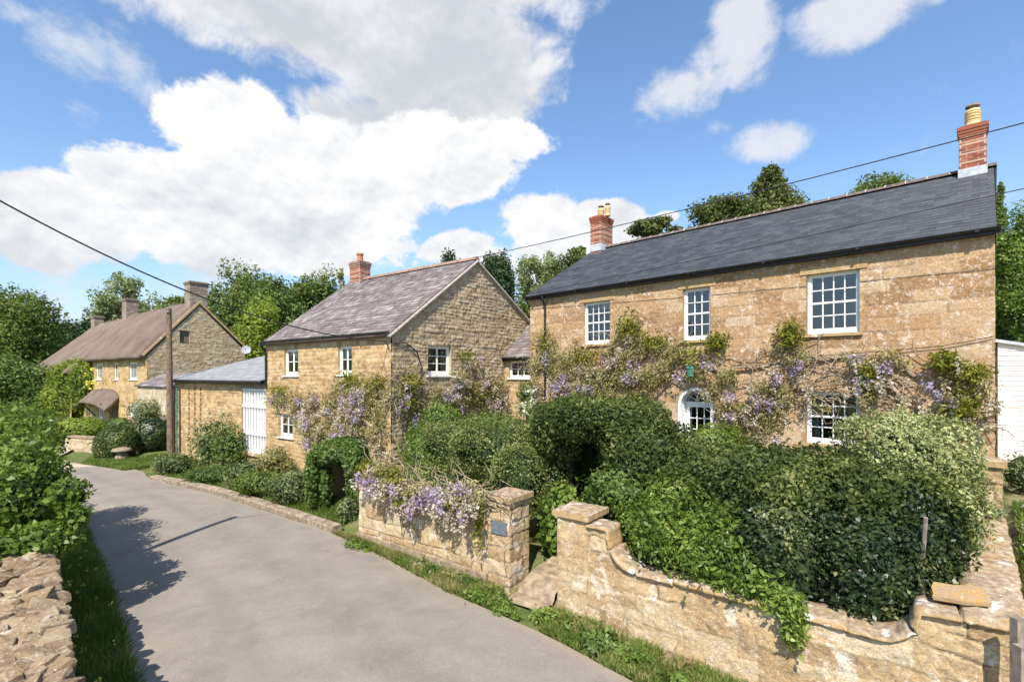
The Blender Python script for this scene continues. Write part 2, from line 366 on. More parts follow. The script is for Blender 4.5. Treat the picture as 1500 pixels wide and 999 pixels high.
MAT['glass'] = glass_mat()
def leaf_mat(name, stops, rough=.5, trans=.3, spec=.35, nscale=1.5, nw=.5):
    m, nt, N, L = nmat(name); b = NB.__new__(NB); b.m, b.nt, b.N, b.L = m, nt, N, L
    b.out = N.new('ShaderNodeOutputMaterial'); b.p = N.new('ShaderNodeBsdfPrincipled'); g = N.new('ShaderNodeNewGeometry'); b.pos = g.outputs['Position']
    t = b.attr('tone'); n = b.noise(nscale, 3)
    col = b.ramp(b.math('ADD', b.math('MULTIPLY', t, 1 - nw), b.math('MULTIPLY', b.rng(n, .3, .7), nw)), stops)
    b.fin(col, rough, spec)
    tl = N.new('ShaderNodeBsdfTranslucent'); c2 = b.mix(1.0, col, (1.25, 1.35, .7), 'MULTIPLY'); L.new(c2, tl.inputs[0])
    mx = N.new('ShaderNodeMixShader'); mx.inputs[0].default_value = trans
    L.new(b.p.outputs[0], mx.inputs[1]); L.new(tl.outputs[0], mx.inputs[2]); L.new(mx.outputs[0], b.out.inputs[0]); return m
def lm(key, *a, **k): MAT[key] = leaf_mat(key, *a, **k)
lm('leaf_hedge', [(0, (.022, .036, .010)), (.4, (.055, .080, .020)), (.75, (.115, .145, .038)), (.92, (.25, .26, .09)), (1, (.46, .43, .25))], .5, .25, .2)
lm('leaf_hedge_light', [(0, (.05, .07, .015)), (.5, (.13, .16, .04)), (1, (.31, .33, .13))], .4, .25)
lm('leaf_variegated', [(0, (.10, .13, .04)), (.4, (.23, .26, .09)), (.7, (.38, .40, .18)), (1, (.52, .52, .30))], .45, .2)
lm('leaf_dark_gloss', [(0, (.010, .020, .008)), (.5, (.028, .048, .015)), (.8, (.075, .10, .03)), (1, (.34, .33, .14))], .38, .15, .4)
lm('leaf_bright', [(0, (.045, .085, .014)), (.5, (.125, .19, .030)), (1, (.27, .34, .075))], .45, .35)
lm('leaf_mid', [(0, (.05, .085, .018)), (.5, (.095, .15, .032)), (1, (.19, .25, .065))], .5, .3)
lm('leaf_tree', [(0, (.055, .085, .02)), (.5, (.11, .155, .035)), (1, (.22, .27, .08))], .6, .3, .2, .4)
lm('leaf_tree_yellow', [(0, (0.091, 0.132, 0.018)), (.5, (0.194, 0.252, 0.036)), (1, (0.324, 0.372, 0.072))], .6, .35, .2, .4)
lm('leaf_ash', [(0, (.13, .16, .07)), (.5, (.24, .28, .14)), (1, (.36, .40, .24))], .6, .35, .2, .4)
lm('leaf_yew', [(0, (0.019, 0.038, 0.015)), (.5, (0.039, 0.068, 0.024)), (1, (0.081, 0.120, 0.038))], .6, .15, .2, .4)
lm('leaf_pine', [(0, (.045, .065, .02)), (.5, (.09, .115, .032)), (1, (.17, .18, .06))], .6, .15, .2, .5)
lm('leaf_wisteria', [(0, (.15, .14, .045)), (.35, (.28, .255, .10)), (.7, (.41, .36, .20)), (1, (.52, .46, .32))], .7, .3, .15, 2.0)
lm('leaf_wisteria_green', [(0, (.10, .12, .015)), (.5, (.20, .21, .03)), (1, (.34, .31, .06))], .6, .35, .2, 2.0)
lm('petal_lilac', [(0, (.31, .22, .41)), (.5, (.45, .36, .53)), (.8, (.56, .49, .59)), (1, (.68, .63, .67))], .7, .35, .1, 1.5)
lm('petal_faded', [(0, (.36, .30, .24)), (.5, (.50, .43, .36)), (1, (.62, .55, .48))], .8, .3, .1)
lm('petal_yellow', [(0, (.65, .55, .05)), (1, (.85, .75, .20))], .7, .3, .1)
lm('petal_white', [(0, (.6, .6, .5)), (1, (.85, .85, .8))], .7, .3, .1)
lm('grass', [(0, (.07, .11, .02)), (.5, (.13, .19, .035)), (.85, (.23, .27, .08)), (1, (.38, .34, .17))], .6, .35, .2)
lm('grass_dry', [(0, (.14, .15, .04)), (.5, (.27, .25, .10)), (1, (.42, .35, .20))], .7, .3, .1)
lm('leaf_blue', [(0, (.05, .08, .025)), (.5, (.13, .165, .065)), (1, (.27, .29, .15))], .6, .25, .2)

# ------------------------------------------------------------------ masonry
class Courses:
    def __init__(s, seed, hmin, hmax, wmin, wmax, joint=.012, wob=.02, depth=.02, rough=.012, u0=-1, u1=20, v0=-7, v1=8, regular=False, rnd=.03, crack=0):
        r = np.random.default_rng(seed); s.crack = crack; s.seed = seed; s.joint, s.wob, s.depth, s.rough, s.rnd = joint, wob, depth, rough, rnd
        rows = [v0]
        while rows[-1] < v1: rows.append(rows[-1] + r.uniform(hmin, hmax))
        s.rows = np.array(rows); s.cols = []; s.tones = []; s.rel = []
        for i in range(len(rows)):
            e = [u0 - 1 - (r.uniform(0, wmax) if not regular else (i % 2) * wmax / 2)]
            while e[-1] < u1: e.append(e[-1] + r.uniform(wmin, wmax))
            s.cols.append(np.array(e)); s.tones.append(r.random(len(e))); s.rel.append(r.random(len(e)))
    def __call__(s, U, V):
        w = s.wob
        u = U + w * 2 * (fbm(U * 3, V * 3, s.seed + 5) - .5) * 1.6 + w * (fbm(U * 11, V * 11, s.seed + 9, 2) - .5)
        v = V + w * 2 * (fbm(U * 1.3, V * 2.5, s.seed + 3) - .5) * 1.6 + w * (fbm(U * 9, V * 9, s.seed + 2, 2) - .5)
        r = np.clip(np.searchsorted(s.rows, v) - 1, 0, len(s.rows) - 2)
        du = np.zeros_like(u); tone = np.zeros_like(u); rel = np.zeros_like(u)
        for k in np.unique(r):
            mk = r == k; e = s.cols[k]; b = np.clip(np.searchsorted(e, u[mk]) - 1, 0, len(e) - 2)
            du[mk] = np.minimum(u[mk] - e[b], e[b + 1] - u[mk]); tone[mk] = s.tones[k][b]; rel[mk] = s.rel[k][b]
        dv = np.minimum(v - s.rows[r], s.rows[r + 1] - v)
        d = np.where((du < s.rnd) & (dv < s.rnd), s.rnd - np.sqrt((s.rnd - du) ** 2 + (s.rnd - dv) ** 2), np.minimum(du, dv))
        body = sstep(d, s.joint * .3, s.joint * 1.6 + .008)
        mort = 1 - sstep(d, s.joint * .5, s.joint * 1.2)
        if s.crack:
            cr = sstep(fbm(U * 1.1, V * 1.8, s.seed + 77), .42, .56); mort = mort * (.12 + .88 * cr); body = 1 - (1 - body) * (.25 + .75 * cr); 
        h = body * s.depth * (.5 + rel) + s.rough * (fbm(U * 7, V * 7, s.seed + 31) - .5) * 2 * (.3 + body)
        return h, tone, mort
class Plane:
    def __init__(s, x, y, dx, dy, L, n=None):
        l = math.hypot(dx, dy); s.o = np.array([x, y]); s.d = np.array([dx, dy]) / l; s.L = L
        n = np.array([s.d[1], -s.d[0]]) if n is None else np.array(n); s.n = n / np.linalg.norm(n)
    def u(s, px):
        k = (px - CX) / F; return (k * s.o[1] - s.o[0]) / (s.d[0] - k * s.d[1])
    def z(s, px, py): return (HY - py) / F * (s.o[1] + s.d[1] * s.u(px))
    def p(s, u, z, off=0.0):
        q = s.o + s.d * u + s.n * off; return np.array([q[0], q[1], z])
    def shift(s, off, du=0, L=None): 
        q = s.o + s.n * off + s.d * du; return Plane(q[0], q[1], s.d[0], s.d[1], L or s.L, s.n)
D3 = lambda v: np.array([v[0], v[1], 0.0])
def wall(name, P, z0, top, pat, mat, parent, holes=(), res=.035, zres=None, umin=0, arch=None, reveal=.12, label=None, pu=0, loc=(0, 0, 0)):
    L = P.L; topf = top if callable(top) else (lambda u: np.full_like(np.asarray(u, float), top))
    us = list(np.linspace(umin, L, max(2, int((L - umin) / res)))); zs_top = float(np.max(topf(np.linspace(umin, L, 200))))
    zres = zres or res; zs = list(np.linspace(z0, zs_top, max(2, int((zs_top - z0) / zres))))
    for (a, b, c, d) in holes:
        us += [a, b]; zs += [c, d]
    us = np.array(sorted(set(round(x, 4) for x in us))); zs = np.array(sorted(set(round(x, 4) for x in zs)))
    U, V = np.meshgrid(us, zs, indexing='ij'); T = topf(U); Vc = np.minimum(V, T)
    h, tone, mort = pat(U + pu, Vc)
    X = P.o[0] + P.d[0] * U + P.n[0] * h; Yy = P.o[1] + P.d[1] * U + P.n[1] * h
    verts = np.stack([X, Yy, Vc], -1).reshape(-1, 3); nu, nz = U.shape
    idx = np.arange(nu * nz).reshape(nu, nz)
    q = np.stack([idx[:-1, :-1], idx[1:, :-1], idx[1:, 1:], idx[:-1, 1:]], -1).reshape(-1, 4)
    uc = ((U[:-1, :-1] + U[1:, 1:]) / 2).ravel(); zc = ((V[:-1, :-1] + V[1:, 1:]) / 2).ravel(); zlow = V[:-1, :-1].ravel(); tl = np.maximum(T[:-1, :-1], T[1:, 1:]).ravel()
    keep = zlow < tl - 1e-6
    for (a, b, c, d) in holes: keep &= ~((uc > a) & (uc < b) & (zc > c) & (zc < d))
    if arch:
        a, b, c, d = arch; r = (b - a) / 2; m_ = (a + b) / 2
        keep &= ~(((uc > a) & (uc < b) & (zc > c) & (zc < d - r)) | ((uc - m_) ** 2 + (zc - (d - r)) ** 2 < r * r))
    q = q[keep]
    v2 = []; f2 = []; nb = len(verts)
    for (a, b, c, d) in holes:                      # the reveals of each opening
        for (p0, p1) in (((a, c), (a, d)), ((a, d), (b, d)), ((b, d), (b, c)), ((b, c), (a, c))):
            i = nb + len(v2); v2 += [P.p(*p0, .022), P.p(*p1, .022), P.p(*p1, -reveal - .1), P.p(*p0, -reveal - .1)]; f2.append([i, i + 1, i + 2, i + 3])
    if v2:
        verts = np.vstack([verts, np.array(v2)]); q = np.vstack([q, np.array(f2)])
        tone = np.append(tone.ravel(), np.full(len(v2), .55)); mort = np.append(mort.ravel(), np.zeros(len(v2)))
    o = mesh_obj(name, verts, q, mat, parent, loc=loc, smooth=False, pattr={'tone': tone, 'mortar': mort})
    if label: o['label'] = label
    return o
def slates(name, E0, d, w, L, S, sw, sh, mat, parent, seed=0, lift=.014, deck=True, jit=.006, Lt=None, shift_t=0):
    """slate roof plane: E0 eave start, d along the eave, w up the slope (unit 3-D)"""
    r = np.random.default_rng(seed); E0 = np.array(E0, float); d = np.array(d, float); w = np.array(w, float); n = np.cross(d, w); n /= np.linalg.norm(n)
    if n[2] < 0: n = -n
    V = []; Fq = []; T = []
    rows = int(math.ceil(S / sh))
    for i in range(rows):
        s0 = i * sh; s1 = min(S, s0 + sh); off = (i % 2) * sw / 2; k = -off; rt = r.random() * .25
        while k < L:
            ww = sw * r.uniform(.9, 1.1) if jit > .007 else sw
            a = max(0, k) + .002; b_ = min(L, k + ww) - .002; k += ww
            if b_ - a < .03: continue
            lf = lift + r.uniform(0, jit); dz = r.uniform(-jit, jit)
            sl = s0 + (r.uniform(-jit, jit) if jit > .007 else 0)
            p = [E0 + d * a + w * sl + n * (lf + dz * .5), E0 + d * b_ + w * sl + n * (lf - dz * .5), E0 + d * b_ + w * s1 + n * .003, E0 + d * a + w * s1 + n * .003,
                 E0 + d * a + w * sl - n * .002, E0 + d * b_ + w * sl - n * .002]
            j = len(V); V += p; Fq += [[j, j + 1, j + 2, j + 3], [j + 4, j + 5, j + 1, j]]; t = np.clip(rt + r.random() * .8, 0, 1); T += [t, t]
    if deck:
        th = .06
        P = [E0, E0 + d * L, E0 + d * L + w * S, E0 + w * S]; j = len(V); V += P + [p - n * th for p in P]
        for f in ([0, 1, 2, 3], [4, 7, 6, 5], [0, 4, 5, 1], [1, 5, 6, 2], [2, 6, 7, 3], [3, 7, 4, 0]): Fq.append([j + x for x in f]); T.append(.2)
    return mesh_obj(name, np.array(V), np.array(Fq), mat, parent, fattr=T)
def window(P, u0, u1, z0, z1, cols, rows, parent, inset=.1, fw=.055, bar=.022, rail=None, curtain=None, name='window', sill='stone', blind=False, mat='white', horns=0):
    """a painted frame with glazing bars, its panes and its sill"""
    d, n = D3(P.d), D3(P.n); up = np.array([0, 0, 1.0]); m = MB()
    def bx(a, b, c, e, o0, o1): m.box(P.p((a + b) / 2, (c + e) / 2, (o0 + o1) / 2), d * (b - a) / 2, up * (e - c) / 2, n * (o1 - o0) / 2)
    o0, o1 = -inset - .06, -inset
    bx(u0, u0 + fw, z0, z1, o0, o1); bx(u1 - fw, u1, z0, z1, o0, o1); bx(u0 + fw, u1 - fw, z1 - fw, z1, o0, o1); bx(u0 + fw, u1 - fw, z0, z0 + fw * 1.5, o0, o1)
    a, b, c, e = u0 + fw, u1 - fw, z0 + fw * 1.5, z1 - fw
    iw = .03                                             # sash stiles
    bx(a, a + iw, c, e, o0 + .01, o1 - .012); bx(b - iw, b, c, e, o0 + .01, o1 - .012); bx(a + iw, b - iw, e - iw, e, o0 + .01, o1 - .012); bx(a + iw, b - iw, c, c + iw * 1.4, o0 + .01, o1 - .012)
    a += iw; b -= iw; c += iw * 1.4; e -= iw
    vx = [a + (b - a) * k / cols for k in range(1, cols)]; zx = [c + (e - c) * k / rows for k in range(1, rows)]
    for i, x in enumerate(vx):
        bw = bar if rail != 'casement' or (cols % 2) or i != cols // 2 - 1 else .06
        bx(x - bw / 2, x + bw / 2, c, e, o0 + .015, o1 - .016)
    for i, z in enumerate(zx):
        bw = .045 if (rail == 'sash' and i == rows // 2 - 1) else bar
        bx(a, b, z - bw / 2, z + bw / 2, o0 + .012, o1 - (.018 if bw == bar else .008))
    fr = m.build(name, MAT[mat], parent)
    g = MB(); g.add([P.p(u0 + .01, z0 + .01, o0 + .025), P.p(u1 - .01, z0 + .01, o0 + .025), P.p(u1 - .01, z1 - .01, o0 + .025), P.p(u0 + .01, z1 - .01, o0 + .025)], [(0, 1, 2, 3)])
    g.build('pane', MAT['glass'], fr)
    if sill:
        s = MB(); ow = .06; tz = .07 if sill == 'stone' else .045
        s.box(P.p((u0 + u1) / 2, z0 - tz / 2 - .002, -inset / 2 + .02), d * ((u1 - u0) / 2 + ow), up * tz / 2, n * (inset / 2 + .05))
        s.build('sill', MAT['coping'] if sill == 'stone' else MAT['white'], fr)
    if curtain:
        for side in curtain:
            k = MB(); ca = (u0, u0 + (u1 - u0) * .22) if side == 'l' else (u1 - (u1 - u0) * .22, u1) if side == 'r' else (u0, u1)
            N_ = 14; vs = []
            zb = z0 if side != 't' else z1 - (z1 - z0) * .18
            for i in range(N_ + 1):
                uu = ca[0] + (ca[1] - ca[0]) * i / N_; of = -inset - .16 + .02 * math.sin(i * 2.1)
                vs += [P.p(uu, zb, of), P.p(uu, z1, of)]
            k.add(vs, [(2 * i, 2 * i + 2, 2 * i + 3, 2 * i + 1) for i in range(N_)])
            k.build('curtain', MAT['curtain'], fr)
    return fr
def chimney(P, u, off, w, dp, z0, z1, pat, mat, parent, capmat, pots=(), flash=True, cap=.03, name='chimney'):
    d, n = D3(P.d), D3(P.n); up = np.array([0, 0, 1.0])
    c = P.o + P.d * u + P.n * off
    V = []; Q = []; TT = []; MM = []; 
    for (dd, nn, ww, dd2) in ((P.d, P.n, w, dp), (-P.d, -P.n, w, dp), (-P.n, P.d, dp, w), (P.n, -P.d, dp, w)):
        o = c - dd * ww / 2 + nn * dd2 / 2; us = np.linspace(0, ww, max(3, int(ww / .022))); zs = np.linspace(z0, z1, max(3, int((z1 - z0) / .022)))
        U, Z = np.meshgrid(us, zs, indexing='ij'); h, t, mo = pat(U, Z); h = h * (sstep(U, 0, .01) * sstep(ww - U, 0, .01))
        X = o[0] + dd[0] * U + nn[0] * h; Y = o[1] + dd[1] * U + nn[1] * h; b = sum(len(v) for v in V)
        V.append(np.stack([X, Y, Z], -1).reshape(-1, 3)); idx = np.arange(U.size).reshape(U.shape) + b
        Q.append(np.stack([idx[:-1, :-1], idx[1:, :-1], idx[1:, 1:], idx[:-1, 1:]], -1).reshape(-1, 4)); TT.append(t.ravel()); MM.append(mo.ravel())
    o = mesh_obj(name, np.vstack(V), np.vstack(Q), mat, parent, pattr={'tone': np.concatenate(TT), 'mortar': np.concatenate(MM)})
    k = MB(); ctr = np.array([c[0], c[1], 0])
    for i, (g, zz, hh) in enumerate(((cap * .5, z1 - .20, .035), (cap, z1 - .128, .036), (cap * 1.5, z1 - .045, .045))):
        k.box(ctr + up * zz, d * (w / 2 + g), n * (dp / 2 + g), up * hh)
    k.box(ctr + up * (z1 + .02), d * (w / 2 - .02), n * (dp / 2 - .02), up * .02)
    k.build('chimney_cap', capmat, o)
    if flash:
        f = MB(); f.box(ctr + up * (z0 + flash), d * (w / 2 + .02), n * (dp / 2 + .02), up * .14)
        f.build('flashing', MAT['lead'], o)
    for (pu, kind, ph, pr) in pots:
        q = ctr + d * pu + up * (z1 + .03)
        if kind == 'louvre':
            m = MB(); prof = [(pr * .95, 0), (pr * 1.08, .02), (pr * 1.08, .06), (pr, .08)]; z = .10
            nl = 4
            for i in range(nl):
                prof += [(pr, z), (pr * 1.04, z + .02), (pr * 1.04, z + ph * .11), (pr * .72, z + ph * .125), (pr * .72, z + ph * .165)]; z += ph * .17
            prof += [(pr, z), (pr * .9, z + .05), (pr * .6, z + .07)]
            m.lathe(prof, q, 24)
            po = m.build('chimney_pot', MAT['cream_clay'], o, smooth=False)
            m2 = MB(); m2.lathe([(pr * .5, z + .05), (pr * .5, z + .12), (pr * .98, z + .13), (pr * .92, z + .17), (.02, z + .21)], q, 20); m2.build('pot_hood', MAT['wood_grey'], po)
        else:
            m = MB(); m.lathe([(pr * 1.2, 0), (pr * 1.2, .05), (pr, .08), (pr * .85, ph * .75), (pr * 1.05, ph * .8), (pr * 1.1, ph), (pr * .8, ph), (pr * .7, ph * .7)], q, 20); m.build('chimney_pot', MAT['clay'], o)
    return o
def gutter(P, z, parent, off=.28, u0=-.08, u1=None, r=.055, fascia=.13, back=.1):
    u1 = u1 if u1 is not None else P.L + .08; m = MB(); d, n = D3(P.d), D3(P.n); up = np.array([0, 0, 1.0])
    N_ = 9; prof = [(r * math.cos(math.pi * (1 + k / (N_ - 1))), r * math.sin(math.pi * (1 + k / (N_ - 1)))) for k in range(N_)]
    prof = prof + [(p[0] * .82, p[1] * .82) for p in reversed(prof)]
    vs = [P.p(uu, z + q, off + p) for uu in (u0, u1) for (p, q) in prof]; K = len(prof)
    m.add(vs, [(i, (i + 1) % K, K + (i + 1) % K, K + i) for i in range(K)] + [tuple(range(K)), tuple(range(2 * K - 1, K - 1, -1))])
    k = u0 + .4
    while k < u1:                                       # union brackets
        m.box(P.p(k, z - r * .5, off), d * .03, n * (r + .008), up * (r * .62)); k += 1.9
    g = m.build('gutter', MAT['black'], parent)
    f = MB(); f.box(P.p((u0 + u1) / 2, z - fascia / 2 + .03, off - r - .022), d * (u1 - u0) / 2, n * .016, up * fascia / 2)
    f.box(P.p((u0 + u1) / 2, z - fascia + .03, (off - r) / 2 - .02), d * (u1 - u0) / 2, n * ((off - r) / 2), up * .01)
    f.build('fascia', MAT['black'], parent)
def downpipe(P, u, z0, z1, parent, off=.07, goff=.26, r=.036, mat='black'):
    m = MB(); m.tube([P.p(u, z1, goff), P.p(u, z1 - .12, goff), P.p(u, z1 - .34, off), P.p(u, z1 - .5, off), P.p(u, z0, off)], r, 10)
    z = z1 - .6
    while z > z0 + .3: m.tube([P.p(u, z, off), P.p(u, z - .07, off)], r * 1.3, 10); z -= 1.4
    m.build('downpipe', MAT[mat], parent)

# ------------------------------------------------------------------ terrain
FW_O = np.array([-3.80, 12.26]); FW_D = np.array([.792, -.6105]); FW_D /= np.linalg.norm(FW_D); FW_N = np.array([-FW_D[1], FW_D[0]])
if FW_N[1] < 0: FW_N = -FW_N
FWP = Plane(FW_O[0], FW_O[1], FW_D[0], FW_D[1], 11.62, -FW_N)          # garden wall line; outward normal faces the lane
def fw(u, n, z): q = FW_O + FW_D * u + FW_N * n; return np.array([q[0], q[1], z])
ROAD_R = [(13, -3), (7.6, 1.8), (4.4, 4.4), (1.83, 6.57), (.95, 7.35), (-1.3, 9.37), (-2.97, 11.2), (-4.6, 12.75), (-6.2, 13.9), (-10.3, 16.95), (-14.3, 19.35), (-15.6, 20.8), (-17.6, 22.2), (-22, 23.6), (-30, 25.2), (-48, 28.5)]
ROAD_L = [(5, -6), (1.5, -2.0), (-1.2, 1.9), (-4.7, 6.0), (-6.2, 7.9), (-8.3, 9.9), (-10.4, 12.0), (-12.2, 13.9), (-13.6, 15.3), (-15.2, 16.5), (-17.0, 17.6), (-18.6, 18.4), (-20.2, 19.0), (-24, 19.9), (-31, 21.2), (-48, 24)]
def gz(x, y):
    x = np.asarray(x, float); y = np.asarray(y, float)
    U = (x - FW_O[0]) * FW_D[0] + (y - FW_O[1]) * FW_D[1]; Nn = (x - FW_O[0]) * FW_N[0] + (y - FW_O[1]) * FW_N[1]
    road = -4.12 - .22 * sstep(U, 5.5, 10.5)
    z = road.copy()
    gard = -3.95 + 1.2 * sstep(Nn, .5, 6.0)
    g = sstep(U, 3.6, 5.4) * sstep(Nn, -.05, .5)
    z = z * (1 - g) + gard * g
    yard = -3.3 + .95 * sstep(Nn, 0, 5.0)
    y_ = sstep(U, 11.75, 12.3) * sstep(Nn, -1.0, 1.2)
    z = z * (1 - y_) + yard * y_
    vg = (1 - sstep(U, 3.6, 5.4)) * sstep(Nn, .2, 1.0) * .28; z = z + vg
    lf = x + y * .98 - 1.0; left = sstep(-lf, 1.0, 3.0) * (1 - sstep(y, 18, 21)) * .9; z = z + left * (U < 3)
    back = sstep(Nn, 16, 70); z = z + back * 7.0
    far = np.sqrt(x * x + y * y); z = z + 12 * sstep(far, 70, 240) * (y > 0)
    z = z + .25 * (fbm(x * .15, y * .15, 3) - .5) * sstep(far, 18, 40)
    return z
def ground():
    g = np.sinh(np.linspace(-5.2, 5.2, 230)); g = g / g[-1]
    lin = np.arange(-34, 16.01, .25); liny = np.arange(-4, 34.01, .25)
    xs = np.unique(np.concatenate([lin, -34 - np.geomspace(.5, 2500, 60), 16 + np.geomspace(.5, 2500, 50)]))
    ys = np.unique(np.concatenate([liny, -4 - np.geomspace(.5, 2500, 40), 34 + np.geomspace(.5, 2500, 70)]))
    X, Y = np.meshgrid(xs, ys, indexing='ij'); Z = gz(X, Y)
    Z = Z + .03 * (fbm(X * 2, Y * 2, 8) - .5)
    Z = Z - .05                                   # lies just under the road surface
    idx = np.arange(X.size).reshape(X.shape)
    q = np.stack([idx[:-1, :-1], idx[1:, :-1], idx[1:, 1:], idx[:-1, 1:]], -1).reshape(-1, 4)
    b = NB('ground_soil_and_grass'); n = b.noise(3.5, 6, .65); n2 = b.noise(25, 4, .6); n3 = b.noise(.35, 3)
    col = b.ramp(n, [(.3, (.055, .085, .022)), (.5, (.11, .13, .045)), (.68, (.20, .165, .095))]); col = b.mix(b.rng(n2, .4, .7, 0, .5), col, (.10, .14, .035))
    gp = b.N.new('ShaderNodeSeparateXYZ'); b.L.new(b.pos, gp.inputs[0])
    yw = b.math('MULTIPLY', b.rng(gp.outputs[0], 5.2, 5.9), b.rng(gp.outputs[1], 16, 13)); yw = b.math('MULTIPLY', yw, b.rng(b.math('SUBTRACT', gp.outputs[0], gp.outputs[1]), -.1, .3)); yw = b.math('MULTIPLY', yw, b.rng(n, .42, .55, .35, 1))
    col = b.mix(yw, col, b.ramp(n2, [(.3, (.26, .20, .13)), (.7, (.42, .35, .25))]))
    b.bump(n2, .6, .04)
    o = mesh_obj('ground', np.stack([X, Y, Z], -1).reshape(-1, 3), q, b.fin(col, .95, .1), smooth=True); tag(o, kind='structure')
def strip(name, A, B, mat, zoff, n=26, m=4, edge=None):
    def rs(P, k):
        P = np.array(P, float); s = np.concatenate([[0], np.cumsum(np.linalg.norm(np.diff(P, axis=0), axis=1))]); t = np.linspace(0, 1, k) * s[-1]
        # smooth by Catmull-ish double interpolation
        q = np.stack([np.interp(t, s, P[:, 0]), np.interp(t, s, P[:, 1])], -1)
        for _ in range(3): q[1:-1] = (q[:-2] + 2 * q[1:-1] + q[2:]) / 4
        return q
    n = 240; m_ = 30; a = rs(A, n); b = rs(B, n)
    if edge: 
        w = (fbm(np.linspace(0, 60, n), np.zeros(n), 4) - .5) * edge; dirv = (b - a) / np.linalg.norm(b - a, axis=1)[:, None]; a = a + dirv * w[:, None]; b = b - dirv * w[::-1][:, None]
    t = np.linspace(0, 1, m_)[None, :, None]; G = a[:, None] * (1 - t) + b[:, None] * t
    Z = gz(G[..., 0], G[..., 1]); camber = .05 * (1 - (2 * t[..., 0] - 1) ** 2)
    Z = np.minimum(Z, -4.02) + zoff + camber
    idx = np.arange(n * m_).reshape(n, m_); q = np.stack([idx[:-1, :-1], idx[1:, :-1], idx[1:, 1:], idx[:-1, 1:]], -1).reshape(-1, 4)
    T = np.broadcast_to(t[..., 0], (n, m_))
    return tag(mesh_obj(name, np.concatenate([G, Z[..., None]], -1).reshape(-1, 3), q, mat, smooth=True, pattr={'across': T.copy()}), kind='structure')
def road_mat():
    b = NB('worn_lane_asphalt'); n = b.noise(1.1, 5, .6, .4); n2 = b.noise(38, 5, .8); n3 = b.noise(7, 5, .7); ac = b.attr('across')
    col = b.ramp(n, [(.3, (.195, .170, .144)), (.5, (.232, .204, .174)), (.7, (.268, .236, .200))])
    # darker wheel track down the middle and pale dust at the sides
    tr = b.math('MULTIPLY', b.rng(b.math('ABSOLUTE', b.math('SUBTRACT', b.math('ADD', ac, b.math('MULTIPLY', b.math('SUBTRACT', b.noise(.5, 2), .5), .15)), .60)), .12, .0), .35)
    col = b.mix(tr, col, (.155, .145, .135))
    ed = b.rng(b.math('ADD', b.math('ABSOLUTE', b.math('SUBTRACT', ac, .5)), b.math('MULTIPLY', b.math('SUBTRACT', n3, .5), .06)), .44, .5, 0, .8)
    col = b.mix(ed, col, (.28, .22, .16))
    col = b.mix(b.rng(n2, .52, .68, 0, .5), col, (.36, .33, .29)); col = b.mix(b.math('SUBTRACT', .5, b.rng(n2, .32, .46, 0, .5)), col, (.11, .10, .09))
    pt = b.rng(b.noise(.8, 4, .6, 1.0), .60, .64, 0, .28); col = b.mix(pt, col, (.17, .16, .155))
    gr_ = b.math('MULTIPLY', b.rng(b.noise(3.0, 5, .75), .50, .66), .30); col = b.mix(gr_, col, (.30, .262, .215))
    dk = b.rng(b.math('ABSOLUTE', b.math('SUBTRACT', b.noise(2.4, 5, .7, .6), .5)), .006, .0, 0, .22); col = b.mix(dk, col, (.12, .11, .10))
    t2 = b.math('MULTIPLY', b.rng(b.math('ABSOLUTE', b.math('SUBTRACT', b.math('ADD', ac, b.math('MULTIPLY', b.math('SUBTRACT', b.noise(.5, 2), .5), .12)), .30)), .07, .0), .28); col = b.mix(t2, col, (.16, .145, .13))
    col = b.mix(b.rng(b.noise(16, 5, .8), .58, .66, 0, .28), col, (.12, .11, .095))
    b.bump(b.math('ADD', n2, b.math('MULTIPLY', n3, .6)), .6, .014); return b.fin(col, .9, .2)
ground()
strip('road', ROAD_L, ROAD_R, road_mat(), .03, edge=.12)
# pale gravel drive to the thatched cottage
dr = simple('drive_gravel', (.42, .34, .25), .95, .1, 12, .25, .4)
def flat(name, pts, z, mat, kind='structure'):
    c = np.mean(pts, axis=0); vs = []; fs = []
    pts = np.array(pts, float)
    vs = [(x, y, float(gz(x, y)) + z) for x, y in pts] + [(c[0], c[1], float(gz(c[0], c[1])) + z)]
    k = len(pts); fs = [(i, (i + 1) % k, k) for i in range(k)]
    return tag(mesh_obj(name, vs, fs, mat), kind=kind)
flat('drive', [(-17.0, 21.2), (-19.5, 22.3), (-22.5, 24.2), (-24.5, 27.5), (-27, 29.5), (-29.5, 30), (-29, 26), (-26, 22.5), (-22, 20.6), (-18.5, 19.8)], .055, dr)
def gate_path():
    us = np.linspace(4.95, 5.70, 12); ns = np.linspace(-.34, 4.5, 260); U, Nn = np.meshgrid(us, ns, indexing='ij'); U = U + .06 * (fbm(Nn * 3, U * 0, 5) - .5) * np.sign(U - 5.3)
    X = FW_O[0] + FW_D[0] * U + FW_N[0] * Nn; Y = FW_O[1] + FW_D[1] * U + FW_N[1] * Nn; Z = gz(X, Y) + .02 + .05 * sstep(Nn, -.3, -.22) + .10 * sstep(Nn, .02, .08) + .04 * (fbm(U * 4, Nn * 4, 3) - .5) - .05 * (1 - sstep(np.abs(((Nn + .2 + .1 * fbm(U * 2, U * 0, 9)) % .46) - .23), .0, .04))
    idx = np.arange(U.size).reshape(U.shape); q = np.stack([idx[:-1, :-1], idx[1:, :-1], idx[1:, 1:], idx[:-1, 1:]], -1).reshape(-1, 4)
    tag(mesh_obj('gate_path', np.stack([X, Y, Z], -1).reshape(-1, 3), q, MAT['flag']), kind='structure')
gate_path()


